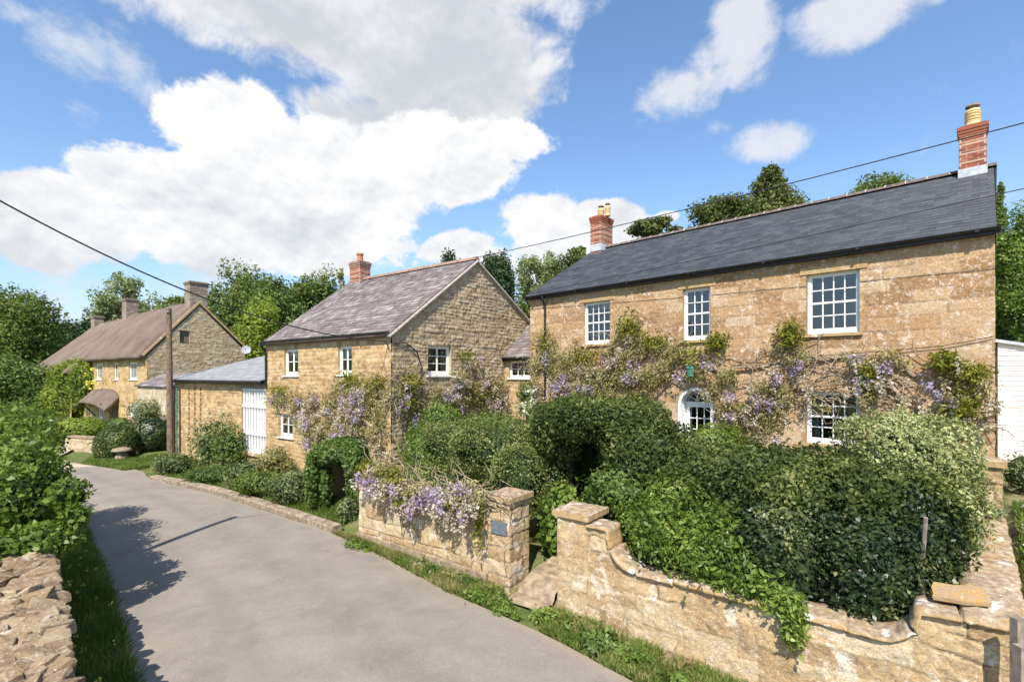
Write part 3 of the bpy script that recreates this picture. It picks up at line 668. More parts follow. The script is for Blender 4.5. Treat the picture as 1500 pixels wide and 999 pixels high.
def kerb():
    P = np.array([(-4.7, 12.85), (-6.2, 14.0), (-8.3, 15.6), (-10.3, 17.05), (-12.4, 18.35), (-14.35, 19.4)])
    s = np.concatenate([[0], np.cumsum(np.linalg.norm(np.diff(P, axis=0), axis=1))]); m = MB(); k = 0; r = random.Random(3)
    while k < s[-1] - .3:
        L_ = r.uniform(.55, .95); a = np.array([np.interp(k, s, P[:, 0]), np.interp(k, s, P[:, 1])]); e = min(k + L_ - .012, s[-1]); b = np.array([np.interp(e, s, P[:, 0]), np.interp(e, s, P[:, 1])])
        d = (b - a) / np.linalg.norm(b - a); n = np.array([-d[1], d[0]]); n = n if n[1] > 0 else -n
        c = (a + b) / 2 + n * .13; z = -4.06 + r.uniform(-.012, .012)
        m.tt = r.random(); h = np.linalg.norm(b - a) / 2
        def pr(off, zz): return [(*(a + n * off), zz), (*(b + n * off), zz)]
        pts = pr(0, -4.3) + pr(.0, z + .07) + pr(.02, z + .10) + pr(.28, z + .11) + pr(.3, -4.3)
        m.add(pts, [(0, 1, 3, 2), (2, 3, 5, 4), (4, 5, 7, 6), (6, 7, 9, 8), (0, 2, 4, 6, 8), (1, 9, 7, 5, 3)]); k = k + L_
    o = m.build('kerb', MAT['kerb']); tag(o, kind='structure')
kerb()

# ------------------------------------------------------------------ main stone house
UPZ = np.array([0, 0, 1.0])
MP = Plane(.66, 17.66, .721, -.692, 11.91, (-.692, -.721))
def hole(P, pl, pr, pt, pb, pxref=None):
    """opening from photograph measurements: left/right px, top/bottom py at the left edge"""
    x = pxref or pl; return (P.u(pl), P.u(pr), P.z(x, pb), P.z(x, pt))
PAT_ASH = Courses(11, .24, .33, .45, .95, joint=.013, wob=.010, depth=.006, rough=.008, rnd=.008, crack=1)
PAT_RUB = Courses(12, .10, .17, .15, .42, joint=.010, wob=.024, depth=.016, rough=.012)
PAT_GAB = Courses(13, .08, .17, .13, .36, joint=.012, wob=.03, depth=.022, rough=.016)
PAT_GAR = Courses(14, .17, .34, .28, .80, joint=.012, wob=.05, depth=.014, rough=.018, rnd=.012, crack=1)
PAT_COT = Courses(15, .18, .26, .35, .7, joint=.015, wob=.012, depth=.01, rough=.01)
PAT_BRK = Courses(16, .075, .075, .225, .225, joint=.006, wob=0, depth=.006, rough=.002, regular=True, rnd=.004)
def main_house():
    R = empty('stone_house', (MP.p(6, -2.8)[0], MP.p(6, -2.8)[1], -2.9), 'two storey orange brown stone house with dark slate roof and wisteria across its front', 'house')
    d, n = D3(MP.d), D3(MP.n); ZE = 2.80; Z0 = -3.5
    H1 = hole(MP, 855, 894, 444, 505); H2 = hole(MP, 1000.5, 1041, 424, 499); H3 = hole(MP, 1182, 1259.5, 403, 490)
    HG = hole(MP, 1181, 1259.5, 573, 654); HG = (HG[0], HG[1], H3[2] - 2.55, HG[3]); HL = (H1[0], H1[1], HG[2], HG[3] + .12)
    ud0, ud1 = MP.u(995), MP.u(1044); DZ = MP.z(1020, 569); ARC = (ud0, ud1, -2.85, DZ)
    wall('front_wall', MP, Z0, ZE, PAT_ASH, MAT['ashlar'], R, [H1, H2, H3, HG, HL], res=.027, arch=ARC, reveal=.14)
    back_off = -8.2
    LP_ = Plane(*MP.p(0, 0, back_off)[:2], MP.n[0], MP.n[1], 8.2, -MP.d); RP_ = Plane(*MP.p(MP.L, 0)[:2], -MP.n[0], -MP.n[1], 8.2, MP.d)
    s_r = 4.1; ZR = 5.15
    gt = lambda u: np.where(np.asarray(u) < 4.1, ZE + (ZR - ZE - .05) * np.asarray(u) / 4.1, ZE + (ZR - ZE - .05) * (8.2 - np.asarray(u)) / 4.1)
    wall('side_wall', LP_, Z0, gt, PAT_ASH, MAT['ashlar'], R, res=.08); wall('side_wall', RP_, Z0, gt, PAT_ASH, MAT['ashlar'], R, res=.08)
    BP = Plane(*MP.p(MP.L, 0, back_off)[:2], -MP.d[0], -MP.d[1], MP.L, -MP.n); wall('back_wall', BP, Z0, ZE, PAT_ASH, MAT['ashlar'], R, res=.12)
    m = MB()                                           # solid blocks behind the glass, coloured dark in place of unlit rooms
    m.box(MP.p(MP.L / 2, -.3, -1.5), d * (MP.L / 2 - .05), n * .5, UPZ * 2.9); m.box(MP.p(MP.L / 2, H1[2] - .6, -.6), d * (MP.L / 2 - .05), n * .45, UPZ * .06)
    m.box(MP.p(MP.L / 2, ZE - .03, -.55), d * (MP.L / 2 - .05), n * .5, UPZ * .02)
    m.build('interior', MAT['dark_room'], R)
    for H in (H1, H2, H3, HG, HL):                      # stone lintels
        k = MB(); k.box(MP.p((H[0] + H[1]) / 2, H[3] + .085, .006), d * ((H[1] - H[0]) / 2 + .14), UPZ * .083, n * .02); k.build('lintel', MAT['rubble'], R)
    window(MP, *H1, 4, 4, R, .10, rail='sash', curtain='t'); window(MP, *H2, 3, 4, R, .10, rail='sash', curtain='l')
    window(MP, *H3, 4, 4, R, .10, rail='sash'); window(MP, *HG, 4, 4, R, .10, rail='sash', curtain='l'); window(MP, *HL, 4, 4, R, .10, rail='sash')
    # arched doorway
    a, b, c, e = ARC; r = (b - a) / 2; mid = (a + b) / 2; zc = e - r
    def ring(r0, r1, o0, o1, name, par, legs=True):
        k = MB(); N_ = 24; pts = []
        path = ([(mid + 1, None)] if 0 else [])
        prof = [(mid - r0 * math.cos(t), zc + r0 * math.sin(t), mid - r1 * math.cos(t), zc + r1 * math.sin(t)) for t in [math.pi * i / N_ for i in range(N_ + 1)]]
        if legs: prof = [(mid - r0, c, mid - r1, c)] + prof + [(mid + r0, c, mid + r1, c)]
        vs = []
        for (x0, z0, x1, z1) in prof: vs += [MP.p(x0, z0, o1), MP.p(x1, z1, o1), MP.p(x1, z1, o0), MP.p(x0, z0, o0)]
        fs = []
        for i in range(len(prof) - 1):
            for j in range(4): fs.append((4 * i + j, 4 * i + (j + 1) % 4, 4 * i + 4 + (j + 1) % 4, 4 * i + 4 + j))
        k.add(vs, fs); return k.build(name, MAT['white'], par)
    D_ = MB(); dz1 = zc + .02
    D_.box(MP.p(mid, dz1 + .03, -.32), d * (r - .03), n * .04, UPZ * .04)
    u0, u1 = mid - r + .06, mid + r - .06; dw = u1 - u0
    gx = [u0 + .10, u0 + .10 + (dw - .2) / 3, u0 + .10 + 2 * (dw - .2) / 3, u1 - .10]; zt = dz1 - .08; zb = dz1 - 1.32
    def bb(x0, x1, z0, z1, o=-.34, th=.022): D_.box(MP.p((x0 + x1) / 2, (z0 + z1) / 2, o), d * (x1 - x0) / 2, UPZ * (z1 - z0) / 2, n * th)
    bb(u0, u0 + .1, c, dz1); bb(u1 - .1, u1, c, dz1); bb(u0 + .1, u1 - .1, zt, dz1); bb(u0 + .1, u1 - .1, c, zb)
    for x in gx[1:3]: bb(x - .012, x + .012, zb, zt, -.34, .015)
    for i in range(1, 4): z = zb + (zt - zb) * i / 4; bb(u0 + .1, u1 - .1, z - .012, z + .012, -.34, .012)
    door = D_.build('door', MAT['white'], R)
    g = MB(); g.add([MP.p(u0, c, -.345), MP.p(u1, c, -.345), MP.p(u1, dz1, -.345), MP.p(u0, dz1, -.345)], [(0, 1, 2, 3)]); g.build('door_glass', MAT['glass'], door)
    h = MB(); h.tube([MP.p(u0 + .05, zb + .25, -.31), MP.p(u0 + .05, zb + .25, -.26)], .022, 10); h.build('handle', MAT['black'], door)
    ring(r - .05, r + .02, -.40, .03, 'door_frame', R)
    fl = MB(); N_ = 6
    for i in range(1, N_): t = math.pi * i / N_; fl.box(MP.p(mid - (r * .62) * math.cos(t), zc + .07 + (r * .56) * math.sin(t), -.33), (d * -math.cos(t) + UPZ * math.sin(t)) * r * .34, (d * math.sin(t) + UPZ * math.cos(t)) * .009, n * .014)
    q = [MP.p(mid - r * .28 * math.cos(math.pi * i / 10), zc + .07 + r * .28 * math.sin(math.pi * i / 10), -.33) for i in range(11)]; fl.tube(q, .011, 6)
    q = [MP.p(mid - r * .75 * math.cos(math.pi * i / 16), zc + .05 + r * .72 * math.sin(math.pi * i / 16), -.33) for i in range(17)]; fl.tube(q, .010, 6)
    flo = fl.build('fanlight', MAT['white'], R)
    g = MB(); pts = [MP.p(mid - r * .95 * math.cos(math.pi * i / 16), zc + .06 + r * .9 * math.sin(math.pi * i / 16), -.34) for i in range(17)]; g.add(pts, [tuple(range(17))]); g.build('fanlight_glass', MAT['glass'], flo)
    ln = MB(); lu, lz = MP.u(1018), MP.z(1018, 545)
    ln.lathe([(.05, -.14), (.09, -.12), (.11, .08), (.13, .10), (.03, .2), (.02, .24)], MP.p(lu, lz, .26), 6); ln.tube([MP.p(lu, lz + .22, .26), MP.p(lu, lz + .28, .12), MP.p(lu, lz + .2, .0)], .012, 6)
    ln.build('wall_lantern', MAT['green_metal'], R)
    # roof
    pitch = math.atan2(ZR - ZE, 4.1); wv = -n * math.cos(pitch) + UPZ * math.sin(pitch); oh = .17
    E0 = MP.p(-.14, ZE - .0 + .09 - oh * math.tan(pitch), oh); S = (4.1 + oh) / math.cos(pitch)
    slates('roof_slope', E0, d, wv, MP.L + .16, S, .26, .205, MAT['slate_dark'], R, 1, .010, jit=.003)
    wb = n * math.cos(pitch) + UPZ * math.sin(pitch)
    Eb = MP.p(-.14, ZE + .09 - oh * math.tan(pitch), -8.2 - oh); slates('roof_slope', Eb, d, wb, MP.L + .22, S, .5, .4, MAT['slate_dark'], R, 2, .010, jit=.003)
    rg = MB(); L_ = MP.L + .22; k = 0; zr = ZR + .09
    while k < L_ - .05:
        a0 = -.14 + k; a1 = min(-.14 + k + .435, -.14 + L_); rg.tt = random.random()
        vs = []
        for uu in (a0, a1):
            for t in range(7): an = math.pi * t / 6; vs.append(MP.p(uu, zr + .05 + .055 * math.sin(an) - .06 * abs(math.cos(an)), -4.1 + .15 * math.cos(an)))
        rg.add(vs, [(t, t + 1, 8 + t, 7 + t) for t in range(6)] + [tuple(range(6, -1, -1)), tuple(range(7, 14))]); k += .45
    rt = rg.build('ridge_tiles', MAT['ridge'], R)
    mj = MB(); k = .4425
    while k < L_ - .05:
        uu = -.14 + k; pts = [MP.p(uu, zr + .058 + .055 * math.sin(math.pi * t / 8) - .06 * abs(math.cos(math.pi * t / 8)), -4.1 + .158 * math.cos(math.pi * t / 8)) for t in range(9)]; mj.tube(pts, .011, 5); k += .45
    mj.build('ridge_joints', MAT['mortar'], rt)
    gutter(MP, ZE + .0, R, off=.20, u0=-.14, u1=MP.L + .08); downpipe(MP, MP.u(800), -3.0, ZE - .04, R, goff=.20)
    chimney(MP, MP.L - .36, -3.95, .50, .5, 4.9, 6.28, PAT_BRK, MAT['brick'], R, MAT['brick'], [(0, 'louvre', .42, .15)], flash=.18)
    chimney(MP, .30, -4.1, .52, .85, 5.0, 6.5, PAT_BRK, MAT['brick'], R, MAT['brick'], [(-.02, 'louvre', .34, .13), (.30, 'louvre', .38, .11)], flash=.22)
    w_ = MB(); w_.tube([MP.p(MP.u(1457), MP.z(1457, 493), .05), MP.p(MP.u(1380), MP.z(1380, 507), .05), MP.p(MP.u(1300), MP.z(1300, 514), .06), MP.p(MP.u(1180), MP.z(1180, 523), .06)], .008, 5); w_.build('wall_wire', MAT['cable'], R)
    return R
MH = main_house()

# ------------------------------------------------------------------ gabled stone cottage by the lane
HP = Plane(-9.48, 18.96, .807, -.59, 7.28, (-.59, -.807)); GP = Plane(-3.60, 14.66, .59, .807, 8.6, (.807, -.59))
def house_two():
    R = empty('stone_cottage', (-6, 17.5, -4.0), 'gabled golden stone cottage with mottled purple slate roof and a red brick chimney', 'house')
    d, n = D3(HP.d), D3(HP.n); ZE = 1.28; Z0 = -4.3
    HA = hole(HP, 417, 437.5, 512, 550); HB = hole(HP, 496, 516, 507, 548.5); HC = hole(HP, 409, 429.5, 605, 639); HD = hole(HP, 508, 537, 616, 648)
    wall('front_wall', HP, Z0, ZE, PAT_RUB, MAT['rubble'], R, [HA, HB, HC, HD], res=.036)
    sa, za = 3.88, 4.14
    gt = lambda u: np.where(np.asarray(u) < sa, ZE + (za - ZE) * np.asarray(u) / sa, za - .56 * (np.asarray(u) - sa))
    HG = hole(GP, 626, 660.5, 505, 550)
    wall('gable_wall', GP, Z0, gt, PAT_GAB, MAT['gable'], R, [HG], res=.034)
    LP_ = Plane(*(HP.o - HP.n * 8.6), HP.n[0], HP.n[1], 8.6, -HP.d); gt2 = lambda u: gt(8.6 - np.asarray(u)); wall('gable_wall', LP_, Z0, gt2, PAT_GAB, MAT['gable'], R, res=.07)
    zb = za - .56 * (8.6 - sa); BP = Plane(*HP.p(HP.L, 0, -8.6)[:2], -HP.d[0], -HP.d[1], HP.L, -HP.n); wall('back_wall', BP, Z0, zb, PAT_GAB, MAT['gable'], R, res=.12)
    m = MB(); m.box(HP.p(HP.L / 2, -1.5, -4.2), d * (HP.L / 2 - .6), n * 3.6, UPZ * 2.7); m.build('interior', MAT['dark_room'], R)
    for H in (HA, HB): window(HP, *H, 2, 2, R, .07, fw=.06, rail='casement', sill='wood')
    window(HP, *HC, 2, 2, R, .07, fw=.06, rail='casement', sill='wood'); window(HP, *HD, 3, 2, R, .07, fw=.06, sill='wood'); window(GP, *HG, 2, 3, R, .09, fw=.07, rail='casement', sill='wood', curtain='r')
    p1 = math.atan2(za - ZE, sa); wv = -n * math.cos(p1) + UPZ * math.sin(p1); oh = .18; t1 = .06
    E0 = HP.p(-.12, ZE + t1 - oh * math.tan(p1), oh); S = (sa + oh) / math.cos(p1)
    slates('roof_slope', E0, d, wv, HP.L + .20, S, .27, .185, MAT['slate_old'], R, 5, .018, jit=.014)
    p2 = math.atan(.56); wb = n * math.cos(p2) + UPZ * math.sin(p2); zbb = za - .56 * (8.6 - sa); Eb = HP.p(-.12, zbb + t1 - .2 * .56, -8.8)
    slates('roof_slope', Eb, d, wb, HP.L + .20, (8.8 - sa) / math.cos(p2), .4, .3, MAT['slate_old'], R, 6, .018, jit=.01)
    # verge: mortar strip and undercloak along both rakes of the near gable
    vg = MB(); D_ = D3(GP.d); nn = D3(GP.n)
    a = GP.p(-oh, ZE + t1 - oh * math.tan(p1) - .03, .055); b = GP.p(sa, za + t1 - .03, .055); c = GP.p(8.8, za - .56 * (8.8 - sa) + t1 - .03, .055)
    for (p, q) in ((a, b), (b, c)):
        mid = (p + q) / 2; v = (q - p) / 2; up2 = np.cross(nn, v / np.linalg.norm(v)); up2 = up2 if up2[2] > 0 else -up2; vg.box(mid - up2 * .035, v, nn * .07, up2 * .025)
    vg.build('verge', MAT['mortar'], R)
    rg = MB(); k = 0
    while k < HP.L + .1:
        rg.tt = random.random(); vs = []
        for uu in (-.1 + k, min(-.1 + k + .43, HP.L + .08)):
            for t in range(7): an = math.pi * t / 6; vs.append(HP.p(uu, za + t1 + .05 + .06 * math.sin(an) - .08 * abs(math.cos(an)), -sa + .14 * math.cos(an)))
        rg.add(vs, [(t, t + 1, 8 + t, 7 + t) for t in range(6)] + [tuple(range(6, -1, -1)), tuple(range(7, 14))]); k += .44
    rg.build('ridge_tiles', MAT['ridge_red'], R)
    gutter(HP, ZE - .0, R, off=.22, u0=-.12, u1=HP.L + .06); downpipe(HP, .1, -.5, ZE - .04, R, goff=.27)
    chimney(HP, .55, -3.9, .72, .55, 3.7, 4.98, PAT_BRK, MAT['brick'], R, MAT['ridge_red'], [(0, 'plain', .38, .14)], flash=.2)
    # bracket and cable entry at the near corner, with the pipe curling over the gable
    k = MB(); bz = GP.z(575, 500); k.tube([HP.p(HP.L - .1, 1.02, .02), HP.p(HP.L - .1, 1.02, .16), HP.p(HP.L - .02, .8, .05)], .016, 6)
    k.tube([GP.p(.12, .95, .04), GP.p(.5, 1.0, .07), GP.p(.95, .75, .07), GP.p(1.15, .3, .07), GP.p(1.18, -.6, .06)], .022, 7); k.build('cable_bracket', MAT['cable'], R)
    return R
HT = house_two()

# ------------------------------------------------------------------ low outbuilding
AP = Plane(-16.6, 24.2, .807, -.59, 8.80, (-.59, -.807))
def annex():
    R = empty('outbuilding', (-13, 21.6, -4.1), 'low golden stone outbuilding with pale slate roof and a tall white slatted opening', 'outbuilding')
    d, n = D3(AP.d), D3(AP.n); ZE = -.20; Z0 = -4.4; holes = []
    for px in (277.5, 286, 294.5):
        u = AP.u(px); z = -.55
        for i in range(11): holes.append((u - .085, u + .085, z - .18, z)); z -= .235
    HW = (AP.u(355), AP.u(393) - .06, AP.z(355, 660), AP.z(355, 569)); holes.append(HW)
    wall('front_wall', AP, Z0, ZE, PAT_RUB, MAT['rubble'], R, holes, res=.045, pu=3)
    dp = 9.0; zr = 1.05; sr = 4.6
    gt = lambda u: np.where(np.asarray(u) > dp - sr, ZE + (zr - ZE) * (dp - np.asarray(u)) / sr, zr - .27 * ((dp - sr) - np.asarray(u)))
    LP_ = Plane(*(AP.o - AP.n * dp), AP.n[0], AP.n[1], dp, -AP.d); wall('side_wall', LP_, Z0, gt, PAT_GAB, MAT['gable'], R, res=.08)
    BP = Plane(*AP.p(AP.L, 0, -dp)[:2], -AP.d[0], -AP.d[1], AP.L, -AP.n); wall('back_wall', BP, Z0, zr - .27 * (dp - sr), PAT_GAB, MAT['gable'], R, res=.14)
    m = MB(); m.box(AP.p(AP.L / 2, -2.4, -4.5), d * (AP.L / 2 - .3), n * 4.1, UPZ * 1.9); m.build('interior', MAT['dark_room'], R)
    p1 = math.atan2(zr - ZE, sr); wv = -n * math.cos(p1) + UPZ * math.sin(p1); oh = .25
    slates('roof_slope', AP.p(-.15, ZE + .09 - oh * math.tan(p1), oh), d, wv, AP.L + .12, (sr + oh) / math.cos(p1), .3, .22, MAT['slate_grey'], R, 8, .012, jit=.005)
    p2 = math.atan(.27); wb = n * math.cos(p2) + UPZ * math.sin(p2); slates('roof_slope', AP.p(-.15, zr + .09 - .27 * (dp + .2 - sr), -dp - .2), d, wb, AP.L + .12, (dp + .2 - sr) / math.cos(p2), .4, .3, MAT['slate_grey'], R, 9, .012, jit=.005)
    gutter(AP, ZE - .03, R, off=.28, u0=-.15, u1=AP.L - .02); downpipe(AP, .12, -4.0, ZE - .05, R, goff=.27); downpipe(AP, .40, -4.0, ZE - .05, R, goff=.27, r=.03, mat='green_metal')
    # white slatted screen
    k = MB(); a, b, c, e = HW
    k.box(AP.p((a + b) / 2, (c + e) / 2, -.09), d * (b - a) / 2, n * .01, UPZ * (e - c) / 2)
    N_ = 9
    for i in range(N_):
        u = a + (b - a) * (i + .5) / N_; k.box(AP.p(u, (c + e) / 2, -.02), d * .028 + n * .010, n * .035, UPZ * ((e - c) / 2))
    sc = k.build('slatted_screen', MAT['white'], R)
    for z in (c + .03, c + (e - c) * .29, c + (e - c) * .72, e - .03):
        r_ = MB(); r_.box(AP.p((a + b) / 2, z, -.035), d * (b - a) / 2, n * .05, UPZ * .03); r_.build('rail', MAT['white'], sc)
    s = MB(); s.box(AP.p((a + b) / 2, c - .06, .02), d * ((b - a) / 2 + .05), n * .08, UPZ * .05); s.build('sill', MAT['coping'], sc)
    l = MB(); l.box(AP.p((a + b) / 2, e + .06, .012), d * ((b - a) / 2 + .15), n * .03, UPZ * .055); l.build('lintel', MAT['wood_grey'], R)
    return R
annex()

# link building between the two houses
def link():
    P = Plane(-.40, 19.33, .721, -.692, 1.95, (-.692, -.721)); R = empty('porch_building', P.p(1, -3.2), 'small link building with purple slate roof and white window between the two stone houses', 'outbuilding')
    ZE = P.z(745, 523) ; H = (P.u(746), P.u(777), P.z(746, 554), P.z(746, 529)); d, n = D3(P.d), D3(P.n)
    wall('front_wall', P, -4.0, ZE, PAT_RUB, MAT['rubble'], R, [H], res=.05)
    m = MB(); m.box(P.p(1.0, -1.9, -1.6), d * .9, n * 1.2, UPZ * 1.9); m.build('interior', MAT['dark_room'], R)
    window(P, *H, 3, 2, R, .06, fw=.05, sill='wood')
    p1 = math.radians(38); wv = -n * math.cos(p1) + UPZ * math.sin(p1)
    slates('roof_slope', P.p(-.12, ZE - .02, .2), d, wv, 2.1, 2.6, .26, .2, MAT['slate_old'], R, 12, .015, jit=.01)
    gutter(P, ZE - .04, R, off=.22, u0=-.1, u1=2.0, r=.05)
    v = MB(); a = P.p(-.14, ZE + .02, .2); v.box(a + wv * 1.3, wv * 1.3, d * .03, np.cross(d, wv) * .03); v.build('verge', MAT['lead'], R)
link()

# ------------------------------------------------------------------ thatched house
CP = Plane(-36.82, 42.24, .8, -.6, 15.4, (-.6, -.8)); C2 = Plane(-48.98, 50.36, .8, -.6, 14.7, (-.6, -.8)); CG = Plane(-24.5, 33.0, .6, .8, 6.35, (.8, -.6))
def thatched():
    R = empty('thatched_house', (-33, 40, -4.0), 'long thatched stone house with three stone chimneys and a thatched door canopy', 'house')
    ZE = 1.33; ZR = 5.0; n = D3(CP.n); d = D3(CP.d); Z0 = -4.4
    hs = [hole(CP, 141, 150.5, 533, 556), hole(CP, 167, 173.5, 532, 556), hole(CP, 189.5, 201.6, 531, 556), hole(CP, 144, 151, 593, 612), hole(CP, 189.5, 201.6, 589, 609)]
    HD = (CP.u(160.5), CP.u(174), -3.9, CP.z(167, 594))
    wall('front_wall', CP, Z0, ZE + .1, PAT_COT, MAT['cottage_wall'], R, hs + [HD], res=.09)
    h2 = [hole(C2, 89, 96.5, 593, 612), hole(C2, 86, 92, 551, 560)]
    wall('front_wall', C2, Z0, .4, PAT_COT, MAT['cottage_wall'], R, h2, res=.11)
    gt = lambda u: np.where(np.asarray(u) < 3.16, ZE + (ZR - ZE) * np.asarray(u) / 3.16, ZR - (ZR - 1.9) * (np.asarray(u) - 3.16) / 3.19)
    HB = hole(CG, 263, 278, 484, 502)
    wall('gable_wall', CG, Z0, gt, PAT_GAB, MAT['gable'], R, [HB], res=.06, reveal=.1)
    k = MB(); k.box(CG.p((HB[0] + HB[1]) / 2, (HB[2] + HB[3]) / 2, -.16), D3(CG.d) * (HB[1] - HB[0]) / 2, D3(CG.n) * .02, UPZ * (HB[3] - HB[2]) / 2); k.build('blocked_opening', MAT['flag'], R)
    B = MB(); B.box(CP.p(CP.L / 2, -1.6, -3.6), d * (CP.L / 2 - .3), n * 3.0, UPZ * 2.7); B.box(C2.p(C2.L / 2, -2.0, -3.6), d * (C2.L / 2 - .2), n * 3.0, UPZ * 2.2); B.build('interior', MAT['dark_room'], R)
    EP = Plane(*C2.p(0, 0, -6.5)[:2], C2.n[0], C2.n[1], 6.5, -C2.d); wall('side_wall', EP, Z0, .4, PAT_COT, MAT['cottage_wall'], R, res=.2)
    for H in hs[:1] + hs[2:3]: window(CP, *H, 4, 1, R, .06, fw=.07, bar=.05, sill='wood')
    window(CP, *hs[1], 2, 1, R, .06, fw=.07, bar=.05, sill='wood'); window(CP, *hs[3], 3, 1, R, .06, fw=.07, bar=.05, sill='wood'); window(CP, *hs[4], 4, 1, R, .06, fw=.07, bar=.05, sill='wood')
    for H in h2: window(C2, *H, 3, 1, R, .06, fw=.07, bar=.05, sill='wood')
    dm = MB(); dm.box(CP.p((HD[0] + HD[1]) / 2, (HD[2] + HD[3]) / 2, -.18), d * (HD[1] - HD[0]) / 2, n * .03, UPZ * (HD[3] - HD[2]) / 2); dm.build('door', MAT['door_oak'], R)
    def thatch(P, ze, off_e, L0, L1, hip, name, back_z, seed, lift=0):
        # profile from under the eave, over the ridge and down the back
        th = .38; sr = 3.16; zr = ZR + .3 + lift * .5; pts = [(off_e - .28, ze - .18), (off_e, ze - .22), (off_e + .10, ze - .05), (off_e + .04, ze + .12)]
        N_ = 14
        for i in range(1, N_ + 1): t = i / N_; pts.append((off_e * (1 - t) - sr * t, (ze + .12) * (1 - t) + zr * t + (lift - .10) * math.sin(math.pi * t)))
        for i in range(1, 7): t = i / 6; pts.append((-sr - 3.5 * t, zr * (1 - t) + back_z * t))
        pts.append((-sr - 3.4, back_z - .35))
        M_ = 50; V = []
        for i in range(M_ + 1):
            for j, (o, z) in enumerate(pts):
                t = np.clip((z - ze) / (zr - ze), 0, 1); a0 = L0 + hip * t; u = a0 + (L1 - a0) * i / M_
                nz = .14 * (float(fbm(np.array(u * .6), np.array(j * .35), seed)) - .5) + .05 * (float(vn(np.array(u * 3.), np.array(j * .9), seed + 1)) - .5)
                V.append(P.p(u, z + nz, o + nz * .4))
        K = len(pts); Q = [[i * K + j, (i + 1) * K + j, (i + 1) * K + j + 1, i * K + j + 1] for i in range(M_) for j in range(K - 1)]
        Vn = len(V); ff = [tuple(q) for q in Q] + [tuple(range(K)), tuple(range(M_ * K + K - 1, M_ * K - 1, -1))]
        return mesh_obj(name, V, ff, MAT['thatch'], R, smooth=True)
    thatch(CP, ZE, .38, -.35, CP.L - .12, 0, 'thatch', 1.9, 3, .38)
    o2 = .0; 
    CPs = Plane(*C2.p(0, 0, -.8)[:2], C2.d[0], C2.d[1], C2.L, C2.n)
    t2 = thatch(CPs, .32, 1.18, -.5, C2.L + .2, 4.5, 'thatch', 1.6, 9)
    # coping on the parapet gable
    cg = MB(); a = CG.p(-.25, ZE - .02, -.1); b = CG.p(3.16, ZR + .25, -.1); c = CG.p(6.5, 2.05, -.1); nn = D3(CG.n)
    for (p, q) in ((a, b), (b, c)): v = (q - p) / 2; u2 = np.cross(nn, v / np.linalg.norm(v)); u2 = u2 if u2[2] > 0 else -u2; cg.box((p + q) / 2 + u2 * .02, v, nn * .2, u2 * .06)
    cg.build('gable_coping', MAT['coping'], R)
    pc = Courses(21, .14, .2, .25, .45, joint=.012, wob=.01, depth=.008, rough=.006)
    chimney(CP, CP.L - .55, -3.16, .95, 1.15, 4.4, 6.75, pc, MAT['stack'], R, MAT['stack'], [], flash=0, cap=.06)
    chimney(CP, .45, -3.16, 1.15, .9, 4.6, 6.85, pc, MAT['stack'], R, MAT['stack'], [], flash=0, cap=.06)
    chimney(CPs, 5.0, -3.16, 1.15, .8, 4.6, 6.0, pc, MAT['stack'], R, MAT['stack'], [], flash=0, cap=.06)
    # thatched canopy over the door
    u0, u1 = CP.u(136), CP.u(175); zt = CP.z(150, 571); zb = CP.z(150, 588); V = []; Kx = 14
    prof = [(-.02, zt + .1), (.3, zt + .05), (.7, (zt + zb) / 2 + .1), (1.15, zb + .15), (1.25, zb - .05), (1.1, zb - .1), (.6, (zt + zb) / 2 - .25), (0, zt - .3)]
    for i in range(Kx + 1):
        t = i / Kx; dr = .5 * (2 * t - 1) ** 4
        for (o, z) in prof: V.append(CP.p(u0 + (u1 - u0) * t, z - dr, max(-.02, o * (1 - .25 * (2 * t - 1) ** 4))))
    K = len(prof); ff = [(i * K + j, (i + 1) * K + j, (i + 1) * K + (j + 1) % K, i * K + (j + 1) % K) for i in range(Kx) for j in range(K)] + [tuple(range(K)), tuple(range(Kx * K + K - 1, Kx * K - 1, -1))]
    cn = mesh_obj('door_canopy', V, ff, MAT['thatch'], R, smooth=True)
    for uu in (u0 + .8, u1 - .5):
        s = MB(); s.tube([CP.p(uu, zb - 1.2, .03), CP.p(uu, zb + .0, 1.0)], .06, 6); s.build('strut', MAT['door_oak'], cn)
    dsh = MB(); q = CG.p(6.3, 0, 0); q = at(360.5, 512.5, q[1] - .2); fwd = np.array([.35, -.9, .3]); fwd /= np.linalg.norm(fwd); a_ = np.cross(fwd, UPZ); a_ /= np.linalg.norm(a_); b_ = np.cross(a_, fwd)
    vs = []; 
    for i in range(5):
        for k2 in range(16): r_ = .34 * i / 4; vs.append(q + (a_ * math.cos(k2 * math.pi / 8) + b_ * math.sin(k2 * math.pi / 8)) * r_ + fwd * (.35 * r_ * r_))
    fs = [(i * 16 + k2, i * 16 + (k2 + 1) % 16, (i + 1) * 16 + (k2 + 1) % 16, (i + 1) * 16 + k2) for i in range(4) for k2 in range(16)]
    dsh.add(vs, fs); dsh.tube([q - fwd * .02, q - fwd * .25, q - fwd * .4 + np.array([-.3, .1, -.1])], .03, 6); dsh.tube([q - b_ * .3, q + fwd * .4], .015, 5); dsh.build('satellite_dish', MAT['dish'], R)
    return R
thatched()
